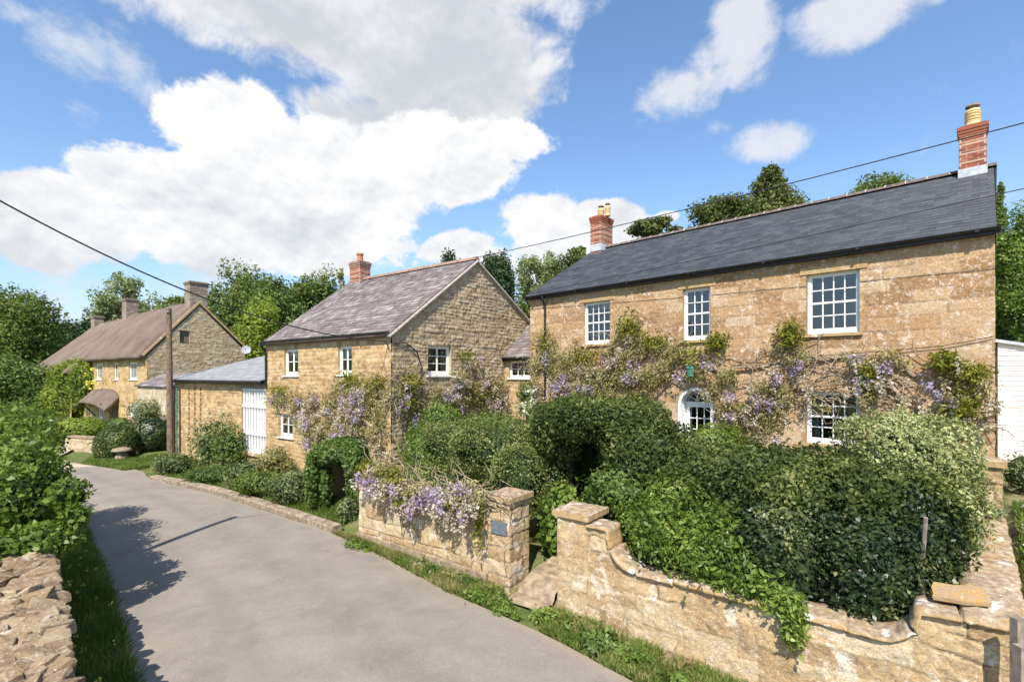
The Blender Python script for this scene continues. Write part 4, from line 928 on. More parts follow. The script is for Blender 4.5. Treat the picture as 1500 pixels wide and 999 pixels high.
# lean-to against the thatched house
def leanto():
    P = Plane(-24.3, 31.9, .8, -.6, 6.5, (-.6, -.8)); R = empty('lean_to', P.p(2, -4), 'low whitewashed lean-to with old slate roof between the thatched house and the outbuilding', 'outbuilding')
    ze = P.z(235, 566); d, n = D3(P.d), D3(P.n); wall('front_wall', P, -4.4, ze, PAT_RUB, MAT['leanwall'], R, res=.09)
    zr = ze + .75; wv = -n * math.cos(.42) + UPZ * math.sin(.42); slates('roof_slope', P.p(-.1, ze, .15), d, wv, 6.7, 2.0, .35, .26, MAT['slate_old'], R, 31, .02, jit=.012)
    m = MB(); m.box(P.p(3.25, -2.6, -1.0), d * 3.2, n * .9, UPZ * (ze + 2.6) * 1.0); m.build('interior', MAT['dark_room'], R)
MAT['leanwall'] = stone_mat('flaking_whitewash', [(0, (.34, .24, .13)), (.5, (.42, .33, .21)), (1, (.52, .46, .36))], (.42, .33, .22), .7, pale=(.70, .68, .64), lscale=2)
leanto()

# ------------------------------------------------------------------ white boarded shed on the right
def shed():
    P = Plane(12.9, 13.05, .80, -.60, 6.0, (-.60, -.80)); R = empty('boarded_shed', P.p(2, -2.5), 'white horizontally boarded shed at the right end of the stone house', 'shed')
    d, n = D3(P.d), D3(P.n); z = -2.6; m = MB(); top0 = .92; sl = .24; i = 0
    while z < top0 + .1:
        L1 = 6.0
        um = min(6.0, max(0.0, (top0 - (z + .13)) / sl)) if z + .13 > top0 - 6 * sl else 6.0
        if um > .05: m.add([P.p(0, z, .028), P.p(um, z, .028), P.p(um, z + .135, .006), P.p(0, z + .135, .006), P.p(0, z, 0), P.p(um, z, 0)], [(0, 1, 2, 3), (4, 5, 1, 0)])
        z += .13
    m.build('boarding', MAT['white_board'], R)
    b = MB(); vs = [P.p(0, -2.9, -.002), P.p(6, -2.9, -.002), P.p(6, top0 - 6 * sl, -.002), P.p(0, top0, -.002)]; vs += [v - n * 5 for v in vs]; b.add(vs, [(0, 1, 2, 3), (4, 7, 6, 5), (0, 3, 7, 4), (1, 5, 6, 2), (3, 2, 6, 7)]); b.build('walls', MAT['white_board'], R)
    r = MB(); r.add([P.p(-.12, top0 + .06, .12), P.p(6.2, top0 + .03 - 6.2 * sl, .12), P.p(6.2, top0 + .03 - 6.2 * sl, -5.1), P.p(-.12, top0 + .06, -5.1), P.p(-.12, top0 - .02, .12), P.p(6.2, top0 - .05 - 6.2 * sl, .12), P.p(6.2, top0 - .05 - 6.2 * sl, -5.1), P.p(-.12, top0 - .02, -5.1)],
        [(0, 1, 2, 3), (7, 6, 5, 4), (0, 4, 5, 1), (1, 5, 6, 2), (2, 6, 7, 3), (3, 7, 4, 0)]); r.build('roof', MAT['lead'], R)
shed()

# ------------------------------------------------------------------ garden walls
def coping(P, path, width, th, name, parent, seed=0, over=.05, joint=.62):
    """weathered coping stones swept along a (u, z) path; the wall is `width` thick behind plane P"""
    pa = np.array(path, float); s = np.concatenate([[0], np.cumsum(np.hypot(np.diff(pa[:, 0]), np.diff(pa[:, 1])))])
    N_ = max(3, int(s[-1] / .018)); t = np.linspace(0, s[-1], N_); u = np.interp(t, s, pa[:, 0]); z = np.interp(t, s, pa[:, 1])
    tu = np.gradient(u, t); tz = np.gradient(z, t); l = np.hypot(tu, tz); nu, nz = -tz / l, tu / l
    r = np.random.default_rng(seed); J = [0.]
    while J[-1] < s[-1]: J.append(J[-1] + joint * r.uniform(.7, 1.4))
    J = np.array(J); dj = np.min(np.abs(t[:, None] - J[None, 1:]), axis=1) if len(J) > 1 else np.full(N_, 9.)
    groove = 1 - sstep(dj, .004, .022); blk = np.searchsorted(J, t); rel = r.random(len(J) + 2)[blk]
    prof = [(over, 0), (over + .012, th * .35), (over, th * .75), (over - .03, th), (over - .12, th * 1.12), (-width * .5, th * 1.18), (-width + .06, th * 1.1), (-width - over, th * .8), (-width - over, 0)]
    K = len(prof); V = np.zeros((N_, K, 3)); T = np.zeros((N_, K))
    for j, (o, hh) in enumerate(prof):
        nz_ = (fbm(t * 3.1, np.full(N_, j * .55), seed) - .5) * .07 + (fbm(t * 11, np.full(N_, j * 1.3), seed + 4) - .5) * .045
        h2 = hh * (1 - .12 * groove) + (rel - .5) * .045 * (hh > 0) + nz_ * (1 if hh > 0 else .3) - .05 * groove * (hh > 0); o2 = o - .045 * groove * (1 if j < 5 else -1) * (j != 5) + nz_ * .8
        uu = u + nu * h2; zz = z + nz * h2
        V[:, j, 0] = P.o[0] + P.d[0] * uu + P.n[0] * o2; V[:, j, 1] = P.o[1] + P.d[1] * uu + P.n[1] * o2; V[:, j, 2] = zz
    idx = np.arange(N_ * K).reshape(N_, K); q = [tuple(x) for x in np.stack([idx[:-1, :-1], idx[1:, :-1], idx[1:, 1:], idx[:-1, 1:]], -1).reshape(-1, 4)]
    q += [(idx[i, K - 1], idx[i + 1, K - 1], idx[i + 1, 0], idx[i, 0]) for i in range(N_ - 1)] + [tuple(idx[0]), tuple(idx[-1][::-1])]
    q = [tuple(int(a) for a in f) for f in q]
    return mesh_obj(name, V.reshape(-1, 3), q, MAT['coping'], parent, smooth=True)
def arc(u0, z0, u1, z1, kind, n=10):
    out = []
    for i in range(n + 1):
        t = math.pi / 2 * i / n
        out.append((u0 + (u1 - u0) * (1 - math.cos(t)), z0 + (z1 - z0) * math.sin(t)) if kind == 'steep' else (u0 + (u1 - u0) * math.sin(t), z0 + (z1 - z0) * (1 - math.cos(t))))
    return out
def pillar(P, u0, u1, depth, z0, z1, parent, seed):
    d, n = D3(P.d), D3(P.n); V = []; Q = []; T = []; M_ = []; pat = PAT_GAR
    sub = parent
    q0 = P.o + P.d * u0; q1 = P.o + P.d * u1; off = .03
    cs = [(q0 + P.n * off, P.d, P.n, u1 - u0), (q1 + P.n * off, -P.n, P.d, depth), (q1 - P.n * (depth - off), -P.d, -P.n, u1 - u0), (q0 - P.n * (depth - off), P.n, -P.d, depth)]
    for (o, dd, nn, w) in cs:
        us = np.linspace(0, w, int(w / .022)); zs = np.linspace(z0, z1, int((z1 - z0) / .022)); U, Z = np.meshgrid(us, zs, indexing='ij'); h, t, mo = pat(U + seed * 1.7, Z + seed * .13)
        h = h * sstep(U, 0, .03) * sstep(w - U, 0, .03); b = sum(len(v) for v in V)
        V.append(np.stack([o[0] + dd[0] * U + nn[0] * h, o[1] + dd[1] * U + nn[1] * h, Z], -1).reshape(-1, 3)); idx = np.arange(U.size).reshape(U.shape) + b
        Q.append(np.stack([idx[:-1, :-1], idx[1:, :-1], idx[1:, 1:], idx[:-1, 1:]], -1).reshape(-1, 4)); T.append(t.ravel()); M_.append(mo.ravel())
    o = mesh_obj('pillar', np.vstack(V), np.vstack(Q), MAT['garden'], parent, pattr={'tone': np.concatenate(T), 'mortar': np.concatenate(M_)})
    c = (q0 + q1) / 2 - P.n * (depth / 2 - off); w = u1 - u0; cm = MB(); cc = np.array([c[0], c[1], 0])
    # slightly domed cap slab
    G = 12; vs = []; ex, ey = w / 2 + .07, depth / 2 + .07
    for i in range(G + 1):
        for j in range(G + 1):
            a, b = 2 * i / G - 1, 2 * j / G - 1; hh = .10 + .05 * (1 - max(abs(a), abs(b)) ** 2) + .014 * (random.random() - .5)
            ww = .012 * (random.random() - .5); vs.append(cc + d * (a * ex + ww) + n * (b * ey + ww) + UPZ * (z1 + hh))
    fs = [(i * (G + 1) + j, (i + 1) * (G + 1) + j, (i + 1) * (G + 1) + j + 1, i * (G + 1) + j + 1) for i in range(G) for j in range(G)]
    ring = [i * (G + 1) for i in range(G + 1)] + [G * (G + 1) + j for j in range(1, G + 1)] + [i * (G + 1) + G for i in range(G - 1, -1, -1)] + [j for j in range(G - 1, 0, -1)]
    base = len(vs); vs += [np.array([*(cc + (np.array([*vs[k][:2], 0]) - cc) * .985)[:2], z1 + .0]) for k in ring]; K = len(ring)
    fs += [(ring[i], ring[(i + 1) % K], base + (i + 1) % K, base + i) for i in range(K)] + [tuple(base + i for i in range(K))]
    cm.add(vs, fs); cm.build('pillar_cap', MAT['coping'], o)
    return o
def body(P, umin, L, z0, path, width, parent, seed, holes=()):
    pa = np.array(path); tf = lambda u: np.interp(np.asarray(u, float), pa[:, 0], pa[:, 1])
    PP = Plane(P.o[0], P.o[1], P.d[0], P.d[1], L, P.n)
    wall('wall_face', PP, z0, tf, PAT_GAR, MAT['garden'], parent, res=.018, umin=umin, pu=seed)
    Bk = Plane(*PP.p(L, 0, -width)[:2], -PP.d[0], -PP.d[1], L - umin, -PP.n); wall('wall_face', Bk, z0, lambda u: tf(L - np.asarray(u)), PAT_GAR, MAT['garden'], parent, res=.08)
    for uu, sg in ((umin, -1), (L, 1)):
        E = Plane(*PP.p(uu, 0, 0 if sg > 0 else -width)[:2], -PP.n[0] * sg, -PP.n[1] * sg, width, PP.d * sg); wall('wall_end', E, z0, float(tf(uu)), PAT_GAR, MAT['garden'], parent, res=.04)
def garden_walls():
    # left length
    pth = [(0, -2.46), (.45, -2.46)] + arc(.45, -2.46, 1.1, -2.92, 'flat')[1:] + [(2.8, -2.95), (3.25, -2.96)] + [(3.25 + .42 * math.sin(t), -2.96 + .40 * (1 - math.cos(t))) for t in [math.pi / 2 * i / 8 for i in range(1, 9)]] + [(4.22, -2.55)]
    pth = sorted(pth); pth2 = []
    for p in pth:
        if not pth2 or p[0] > pth2[-1][0] + 1e-3: pth2.append(p)
    R = empty('garden_wall', fw(2.2, 0, -4.1), 'golden stone garden wall left of the gateway, draped in wisteria, with a small slate plaque', 'wall')
    body(FWP, 0, 4.22, -4.45, pth2, .40, R, 0); coping(FWP, pth2, .40, .065, 'coping', R, 3)
    p = MB(); p.box(fw(2.1, -.03, -4.06), D3(FW_D) * 2.12, D3(FW_N) * .05, UPZ * .16); p.build('plinth', MAT['flag'], R)
    P1 = pillar(FWP, 4.22, 4.76, .64, -4.45, -2.42, R, 1)
    q = MB(); zc = -2.93; q.box(fw(4.52, -.055, zc), D3(FW_D) * .185, D3(FW_N) * .012, UPZ * .12); q.build('plaque', MAT['slate_plaque'], R)
    # right length
    pr = [(6.42, -2.56), (6.78, -2.56)] + arc(6.78, -2.56, 7.2, -3.15, 'steep')[1:-1] + [(7.22, -3.15), (8.9, -3.16), (10.35, -3.17)] + [(10.35 + .42 * math.sin(t), -3.17 + .42 * (1 - math.cos(t))) for t in [math.pi / 2 * i / 8 for i in range(1, 9)]] + [(11.62, -2.70)]
    p2 = []
    for p in pr:
        if not p2 or p[0] > p2[-1][0] + 1e-3: p2.append(p)
    # a steep quarter round needs its own order
    R2 = empty('garden_wall', fw(8.8, 0, -4.2), 'golden stone garden wall right of the gateway with dipped lichen-spotted coping', 'wall')
    body(FWP, 6.42, 11.62, -4.8, p2, .42, R2, 7); coping(FWP, p2, .42, .07, 'coping', R2, 6, over=.06)
    p = MB(); p.box(fw(9.0, -.03, -4.42), D3(FW_D) * 2.6, D3(FW_N) * .05, UPZ * .2); p.build('plinth', MAT['flag'], R2)
    pillar(FWP, 5.83, 6.42, .62, -4.6, -2.46, R2, 2)
    # returning length up to the house corner
    A = np.array([5.34, 5.46]); B = np.array([8.92, 9.32]); dd = (B - A) / np.linalg.norm(B - A); L = np.linalg.norm(B - A)
    right = np.array([dd[1], -dd[0]]); P = Plane(A[0] + right[0] * .22, A[1] + right[1] * .22, dd[0], dd[1], L, right)
    R3 = empty('garden_wall', (7.3, 7.2, -3.2), 'broad-topped stone garden wall running back from the lane to the corner of the house', 'wall')
    tp = [(0, -2.70), (L * .5, -2.66), (L, -2.58)]; body(P, 0, L, -4.6, tp, .44, R3, 3); coping(P, [(.02, -2.69), (L * .5, -2.655), (L, -2.575)], .44, .085, 'coping', R3, 11, over=.05, joint=.7)
    pp = pillar(P, L - .42, L - .02, .48, -3.5, -1.66, R3, 5)
    # loose slab lying on the wall end
    q = fw(11.12, .36, -2.60); cm = MB(); u_ = D3(FW_D); v_ = D3(FW_N); r = random.Random(5); vs = []
    outl = [(-.24, -.14), (.05, -.17), (.27, -.13), (.25, .10), (.2, .17), (-.05, .15), (-.22, .16), (-.25, .02)]
    t1 = np.array([0, 0, 1.0]); 
    for z in (0, .04, .085):
        for (a, b) in outl: k = .96 if z != .04 else 1.0; vs.append(q + u_ * a * k + v_ * b * k + UPZ * (z + a * .10 + b * .12 + r.uniform(-.006, .006)))
    K = len(outl); fs = [tuple(range(K - 1, -1, -1)), tuple(range(2 * K, 3 * K))] + [(l * K + i, l * K + (i + 1) % K, (l + 1) * K + (i + 1) % K, (l + 1) * K + i) for l in range(2) for i in range(K)]
    cm.add(vs, fs); 
    b = NB('orange_lichen_stone'); n_ = b.noise(9, 4); col = b.ramp(n_, [(.35, (.34, .24, .13)), (.5, (.36, .26, .16)), (.62, (.42, .24, .07)), (.72, (.52, .46, .37))]); b.bump(b.noise(30, 4), .7, .02)
    tag(cm.build('loose_stone', b.fin(col, .95, .1), None, tuple(q)), 'loose stone slab with orange lichen lying on the near end of the garden wall', 'stone')
garden_walls()

# left rubble wall beside the camera
def rubble_wall():
    r = random.Random(11); A = np.array([-8.3, 8.75]); B = np.array([-1.9, 2.35]); d = (B - A) / np.linalg.norm(B - A); n = np.array([d[1], -d[0]]); n = n if n[0] < 0 else -n; L = np.linalg.norm(B - A)
    V = []; Fc = []; T = []; M_ = []
    import bmesh
    def rock(c, sx, sy, sz, rot, tone):
        bm = bmesh.new(); e = np.array([[math.cos(rot), math.sin(rot), 0], [-math.sin(rot), math.cos(rot), 0], [0, 0, 1]]); b = len(V); tx, ty = r.uniform(-.35, .35), r.uniform(-.45, .25)
        for _ in range(26):
            q = np.array([r.gauss(0, 1) for _ in range(3)]); q /= np.linalg.norm(q); q = np.sign(q) * np.abs(q) ** .45; q *= r.uniform(.8, 1.05); bm.verts.new(q)
        hl = bmesh.ops.convex_hull(bm, input=bm.verts); bmesh.ops.delete(bm, geom=[g for g in hl['geom_interior'] if isinstance(g, bmesh.types.BMVert)], context='VERTS')
        bmesh.ops.bevel(bm, geom=list(bm.edges), offset=.07, segments=1, affect='EDGES', clamp_overlap=True)
        bm.verts.index_update()
        for v in bm.verts:
            p = np.array(v.co) * np.array([sx, sy, sz]); p[2] += p[0] * tx + p[1] * ty; V.append(c + p @ e); T.append(tone); M_.append(0)
        for f in bm.faces: Fc.append(tuple(b + x.index for x in f.verts))
        bm.free()
    ang = math.atan2(d[1], d[0]); u = 0
    while u < L:
        w = r.uniform(.10, .30); k = -.02
        while k < .62:
            dp = r.uniform(.10, .26); c = A + d * (u + w / 2) + n * (k + dp / 2)
            rock(np.array([c[0], c[1], -2.74 + r.uniform(-.035, .035) - .03 * abs(k - .3)]), w * .72, dp * .72, r.uniform(.07, .11), -ang + r.uniform(-.6, .6), r.random()); k += dp * .92
        for zz in np.arange(-2.9, -4.35, -.14): c = A + d * (u + w / 2 + r.uniform(-.05, .05)) + n * (.10 + r.uniform(-.03, .02)); rock(np.array([c[0], c[1], zz]), w * .58, .15, .085, -ang, r.random())
        u += w * .93
    c = (A + B) / 2 + n * .32; R = (c[0], c[1], -4.2)
    m = MB(); m.box((c[0], c[1], -3.5), D3(d) * L / 2, D3(n) * .20, UPZ * .70); b = len(V); V.extend(np.array(v) for v in m.v); Fc.extend(tuple(b + i for i in f) for f in m.f); T.extend([.2] * len(m.v)); M_.extend([0] * len(m.v))
    mat = stone_mat('rough_bedded_stone', [(0, (.20, .13, .075)), (.4, (.29, .205, .125)), (.7, (.36, .27, .17)), (1, (.44, .355, .24))], (.3, .2, .1), .7, dark=.4, bump=.9)
    o = mesh_obj('rubble_wall', V, Fc, mat, None, R, pattr={'tone': T, 'mortar': M_}); tag(o, 'rough rubble stone wall at the left edge of the lane beneath the leafy bush', 'wall')
rubble_wall()

# low wall by the thatched house
def low_wall():
    a = at(96, 643, 27.5); b = at(150, 641, 26.5); R = empty('roadside_wall', ((a[0] + b[0]) / 2, 27, -4), 'low stone wall with flat coping beside the pale drive of the thatched house', 'wall')
    dd = (b - a)[:2]; P = Plane(a[0], a[1], dd[0], dd[1], float(np.linalg.norm(dd))); wall('wall_face', P, -4.6, -3.45, PAT_GAB, MAT['gable'], R, res=.08)
    m = MB(); m.box(P.p(P.L / 2, -3.41, -.2), D3(P.d) * P.L / 2, D3(P.n) * .25, UPZ * .04); m.build('coping', MAT['flag'], R)
    m = MB(); m.box(P.p(P.L / 2, -4.0, -.22), D3(P.d) * P.L / 2, D3(P.n) * .18, UPZ * .54); m.build('wall_core', MAT['flag'], R)
low_wall()
def staddle():
    q = at(178.5, 672, 23.8); z = float(gz(q[0], q[1])) + .02; R = empty('staddle_stone', (q[0], q[1], z), 'mushroom shaped staddle stone on the grass beside the round clipped bush', 'stone ornament')
    m = MB(); m.lathe([(.30, -.05), (.30, .05), (.27, .2), (.19, .4), (.17, .44)], (q[0], q[1], z), 14); m.build('base', MAT['flag'], R, smooth=True)
    m = MB(); m.lathe([(.18, .43), (.40, .45), (.43, .50), (.36, .58), (.15, .64), (.02, .65)], (q[0], q[1], z), 18); m.build('stone_cap', MAT['flag'], R, smooth=True)
staddle()

# ------------------------------------------------------------------ poles and cables
def pole(x, y, z0, z1, r, label, top=None):
    R = empty('utility_pole', (x, y, z0), label, 'pole'); m = MB(); lean = .012
    m.tube([(x, y, z0), (x - lean * (z1 - z0), y, z1)], [r, r * .75], 12); m.build('post', MAT['pole_wood'], R)
    k = MB(); k.tube([(x - .1, y - r, z1 - .2), (x + .02, y - r - .02, z1 - .15)], .03, 8); k.build('insulator', MAT['dish'], R)
    return (x - lean * (z1 - z0), y, z1)
pp = at(250, 668, 23.3); pole(pp[0], pp[1], -4.2, (HY - 452) / F * 23.3, .15, 'tall weathered timber pole at the corner of the low outbuilding')
q = pole(-9.25, 7.9, -4.2, 3.5, .12, 'timber pole rising behind the hedgerow left of the lane')
def cable(a, b, sag, r, label):
    a = np.array(a, float); b = np.array(b, float); m = MB(); m.tube([a + (b - a) * t + UPZ * (-4 * sag * t * (1 - t)) for t in np.linspace(0, 1, 30)], r, 6)
    tag(m.build('overhead_cable', MAT['cable'], None, tuple(a)), label, 'cable')
cable((-9.25, 7.9, 3.38), HP.p(HP.L - .1, 1.02, .16), .62, .016, 'thick overhead cable sagging from the left to the corner of the gabled cottage')
cable(at(560, 404, 26), at(1720, 122, 9), .25, .014, 'thin overhead cable crossing the sky above the dark slate roof')
cable(MP.p(-.1, 2.85, .34), at(1700, 232, 7.5), .05, .009, 'fine cable running just over the dark slate roof slope')

# ------------------------------------------------------------------ foliage
def leaf_arrays(P, Nn, size, rng, flat=.5, aspect=.55, fold=.12, droop=0.0, svar=.6):
    n = len(P); rd = rng.normal(size=(n, 3)); nrm = Nn * flat * 2 + rd * (1.05 - flat) * 1.0; nrm /= np.linalg.norm(nrm, axis=1)[:, None] + 1e-9
    t = rng.normal(size=(n, 3)); t[:, 2] -= droop; a = t - nrm * np.sum(t * nrm, axis=1)[:, None]; a /= np.linalg.norm(a, axis=1)[:, None] + 1e-9; b = np.cross(nrm, a)
    s = (size * (1 + svar * (rng.random(n) * 2 - 1)))[:, None]; w = s * aspect * .5
    V = np.empty((n, 4, 3)); V[:, 0] = P; V[:, 1] = P + a * s * .5 + b * w + nrm * s * fold; V[:, 2] = P + a * s; V[:, 3] = P + a * s * .5 - b * w + nrm * s * fold
    return V.reshape(-1, 3), np.arange(4 * n).reshape(n, 4)
def leaves(name, P, Nn, size, mat, parent, seed=0, loc=(0, 0, 0), tone=None, core=None, **kw):
    rng = np.random.default_rng(seed); V, Q = leaf_arrays(P, Nn, size, rng, **kw); T = rng.random(len(P)) if tone is None else tone
    return mesh_obj(name, V, Q, MAT[mat], parent, loc, fattr=T)
def dirs(rng, n):
    v = rng.normal(size=(n, 3)); return v / np.linalg.norm(v, axis=1)[:, None]
def lump(D, seed, k=2.2):
    return fbm(D[:, 0] * k + 5 + D[:, 2] * k * .7, D[:, 1] * k + 9 - D[:, 2] * k * .8, seed, 3) - .5
def blob(rng, c, r, n, shell=.25, bump=.35, k=2.2, zcut=None, seed=0, box=1.0):
    D = dirs(rng, n); f = (1 - shell * rng.random(n) ** 1.5) * (1 + bump * lump(D, seed, k) + bump * .55 * lump(D, seed + 50, k * 2.7)) + .05 * rng.random(n) ** 6
    if box != 1.0: B_ = np.sign(D) * np.abs(D) ** box; D = B_ / (np.max(np.abs(B_), axis=1)[:, None] ** .35 * np.linalg.norm(B_, axis=1)[:, None] ** .65)
    P = np.array(c) + D * np.array(r) * f[:, None]
    Nn = D / np.array(r); Nn /= np.linalg.norm(Nn, axis=1)[:, None]
    if zcut is not None: m = P[:, 2] > zcut; P, Nn = P[m], Nn[m]
    return P, Nn
def blobs_cloud(seed, specs, shell=.25, bump=.35, k=2.2, box=1.0):
    """specs: list of (centre, radii, count); points inside another blob are dropped"""
    rng = np.random.default_rng(seed); PP = []; NN = []
    for i, (c, r, n) in enumerate(specs):
        P, Nn = blob(rng, c, r, n, shell, bump, k, seed=seed + i, box=box); keep = np.ones(len(P), bool)
        for j, (c2, r2, _) in enumerate(specs):
            if j != i: keep &= np.sum(((P - np.array(c2)) / np.array(r2)) ** 2, axis=1) > .55
        PP.append(P[keep]); NN.append(Nn[keep])
    return np.vstack(PP), np.vstack(NN)
def shaded_cores(name, specs, mat, parent, scale=.72):
    for (c, r, n) in specs:
        m = MB(); N_ = 10; M2 = 14; vs = []; fs = []
        for i in range(N_ + 1):
            th = math.pi * i / N_
            for j in range(M2):
                ph = 2 * math.pi * j / M2; dd = np.array([[math.sin(th) * math.cos(ph), math.sin(th) * math.sin(ph), math.cos(th)]]); k = scale * (1 + .3 * float(lump(dd, 3)[0]))
                vs.append(np.array(c) + dd[0] * np.array(r) * k)
        for i in range(N_):
            for j in range(M2): fs.append((i * M2 + j, (i + 1) * M2 + j, (i + 1) * M2 + (j + 1) % M2, i * M2 + (j + 1) % M2))
        m.add(vs, fs); m.build(name, mat, parent, smooth=True)
MAT['core_shade'] = simple('shaded_inner_leaves', (.03, .045, .018), .95, .05, 12, .5, .8)  # solid filler core; the shade inside the foliage is put into its colour
def bush(name, specs, size, mat, label, cat='shrub', seed=0, core=True, group=None, stems=True, extra=None, **kw):
    c0 = specs[0][0]; zb = float(gz(c0[0], c0[1])); R = empty(name, (c0[0], c0[1], zb), label, cat, group)
    sh = kw.pop('shell', .28); bp = kw.pop('bump', .4); kk = kw.pop('k', 2.4); cs = kw.pop('cscale', .72); bx_ = kw.pop('box', 1.0)
    P, Nn = blobs_cloud(seed, specs, sh, bp, kk, bx_)
    ns_ = max(6, int(len(P) * .0016)); rs_ = np.random.default_rng(seed + 500); ii = rs_.integers(0, len(P), ns_); t_ = np.tile(np.linspace(0, 1, 9), ns_); b_ = np.repeat(P[ii], 9, axis=0); up_ = Nn[ii] + rs_.normal(size=(ns_, 3)) * .35 + np.array([0, 0, .5]); up_ /= np.linalg.norm(up_, axis=1)[:, None]
    SP = b_ + np.repeat(up_, 9, axis=0) * (t_ * size * 3.2)[:, None]; leaves('foliage', np.vstack([P, SP]), np.vstack([Nn, np.repeat(up_, 9, axis=0)]), size, mat, R, seed, **kw)
    if core: shaded_cores('shaded_core', specs, MAT['core_shade'], R, cs)
    if stems:
        m = MB(); r = random.Random(seed)
        for (c, rr, n) in specs[:4]:
            for k in range(3): m.tube([(c0[0] + r.uniform(-.15, .15), c0[1] + r.uniform(-.15, .15), zb - .1), ((c0[0] + c[0]) / 2 + r.uniform(-.1, .1), (c0[1] + c[1]) / 2, (zb + c[2]) / 2), (c[0] + r.uniform(-.3, .3) * rr[0], c[1] + r.uniform(-.3, .3) * rr[1], c[2])], [.03, .022, .01], 6)
        m.build('stem', MAT['bark'], R)
    return R

# --- garden hedges behind the wall (u, n, z in garden-wall coordinates)
def W(u, n, z): return tuple(fw(u, n, z))
bush('hedge', [(W(9.3, 1.85, -2.40), (1.15, 1.05, 1.20), 26000), (W(7.9, 1.95, -2.35), (1.1, 1.05, 1.20), 20000), (W(10.35, 1.75, -2.45), (.85, .95, 1.16), 18000), (W(6.7, 2.1, -2.1), (.9, .9, 1.22), 15000), (W(8.6, 1.8, -2.3), (1.0, .95, 1.16), 9000)],
     .066, 'leaf_hedge', 'large dense dark evergreen hedge behind the garden wall right of the gateway', 'hedge', 41, shell=.18, bump=.34, k=3.2, box=.62, flat=.42)
bush('hedge', [(W(5.2, 2.3, -.93), (1.0, 1.1, .48), 14000), (W(6.15, 2.4, -1.30), (.75, 1.0, .80), 11000), (W(4.3, 2.3, -1.30), (.62, 1.0, .66), 10000), (W(6.25, 2.7, -2.5), (.50, 1.1, 1.2), 8000), (W(4.1, 2.5, -2.6), (.48, 1.0, 1.1), 6000), (W(4.4, 3.7, -2.2), (1.8, .5, 1.5), 9000)],
     .062, 'leaf_hedge', 'tall arched evergreen hedge over the dark garden gateway path', 'hedge', 42, shell=.18, bump=.34, k=3.0, box=.75, flat=.42, stems=False)
bush('hedge', [(W(2.9, 1.9, -1.80), (1.25, .85, .72), 16000), (W(1.5, 1.8, -1.85), (.9, .75, .72), 10000), (W(3.7, 1.7, -2.4), (.7, .75, .9), 9000), (W(2.3, 1.4, -2.8), (1.5, .7, .75), 9000)],
     .05, 'leaf_hedge_light', 'clipped light green hedge behind the wisteria covered garden wall', 'hedge', 43, shell=.18, bump=.32, k=3.0, box=.62, flat=.42)
bush('variegated_shrub', [((6.28, 7.9, -1.68), (.88, .9, 1.06), 30000), ((6.55, 7.75, -2.1), (.55, .7, 1.0), 11000), ((5.85, 7.4, -2.2), (.7, .6, .9), 12000)],
     .05, 'leaf_variegated', 'rounded pale cream variegated shrub in the garden corner against the house', 'shrub', 44, shell=.2, bump=.42, k=3.0, box=.95, flat=.45)
bush('dark_glossy_shrub', [(W(10.3, .95, -2.75), (.72, .6, .85), 12000), (W(9.3, .95, -2.75), (.8, .6, .9), 12000), (W(10.75, 1.5, -2.4), (.5, .5, .9), 7000)],
     .06, 'leaf_dark_gloss', 'dark glossy evergreen shrub behind the dip of the right garden wall', 'shrub', 45, shell=.22, bump=.4, box=.7, flat=.4)
S1 = [(W(7.55, .55, -2.60), (.62, .55, .50), 5200), (W(8.35, .45, -2.78), (.62, .55, .42), 5200), (W(7.6, 1.0, -2.15), (.5, .5, .5), 3200), (W(8.9, .25, -2.95), (.45, .42, .28), 2600), (W(7.0, .8, -2.45), (.4, .4, .4), 2400), (W(9.35, .05, -3.02), (.28, .3, .16), 1100), (W(9.50, -.12, -3.25), (.13, .12, .28), 700), (W(8.3, .9, -2.35), (.5, .4, .35), 2200)]
bush('rambling_shrub', S1, .085, 'leaf_bright', 'bright green rambling shrub spilling over the coping of the right garden wall', 'shrub', 46, shell=.75, bump=1.0, k=3.0, flat=.3, aspect=.42, cscale=.45)
bush('leafy_shrub', [(W(4.9, 1.5, -3.3), (.42, .42, .55), 1500), (W(5.0, 1.5, -2.75), (.4, .4, .4), 1100)], .10, 'leaf_bright', 'lime green broad leaved plant growing inside the garden gateway', 'plant', 47, shell=.5, aspect=.8, cscale=.5)
bush('leafy_shrub', [(W(6.3, 1.2, -2.15), (.5, .45, .45), 2200), (W(5.95, 1.3, -2.6), (.4, .4, .4), 1600), (W(6.7, .9, -2.2), (.35, .3, .3), 1200)], .07, 'leaf_mid', 'mid green leafy shrub above the right hand gate pillar', 'plant', 48, shell=.4, cscale=.5)
bush('leafy_shrub', [(MP.p(6.9, -1.95, .8), (.9, .5, .75), 5000)], .10, 'leaf_bright', 'bright green bush beside the white arched door of the house', 'plant', 49, shell=.35, aspect=.3)
bush('leafy_shrub', [(GP.p(1.2, -1.6, .9), (.8, .7, .8), 5000), (GP.p(.3, -2.2, 1.3), (.8, .7, .9), 5000), (fw(.9, 1.5, -2.3), (.7, .6, .7), 3500), (GP.p(3.5, -1.9, 1.0), (1.2, .6, .7), 4500)], .065, 'leaf_bright', 'light green shrub growing at the corner of the gabled cottage', 'shrub', 50, shell=.4, bump=.5)
stk = MB(); b0 = at(1351, 822, 6.3); b1 = at(1356, 758, 6.2); stk.tube([b0 - UPZ * .9, b0, b1], [.028, .028, .026], 7); tag(stk.build('garden_stake', MAT['wood_grey'], None, tuple(b0 - UPZ * .9)), 'grey wooden stake standing upright in the dark glossy shrub', 'stake')

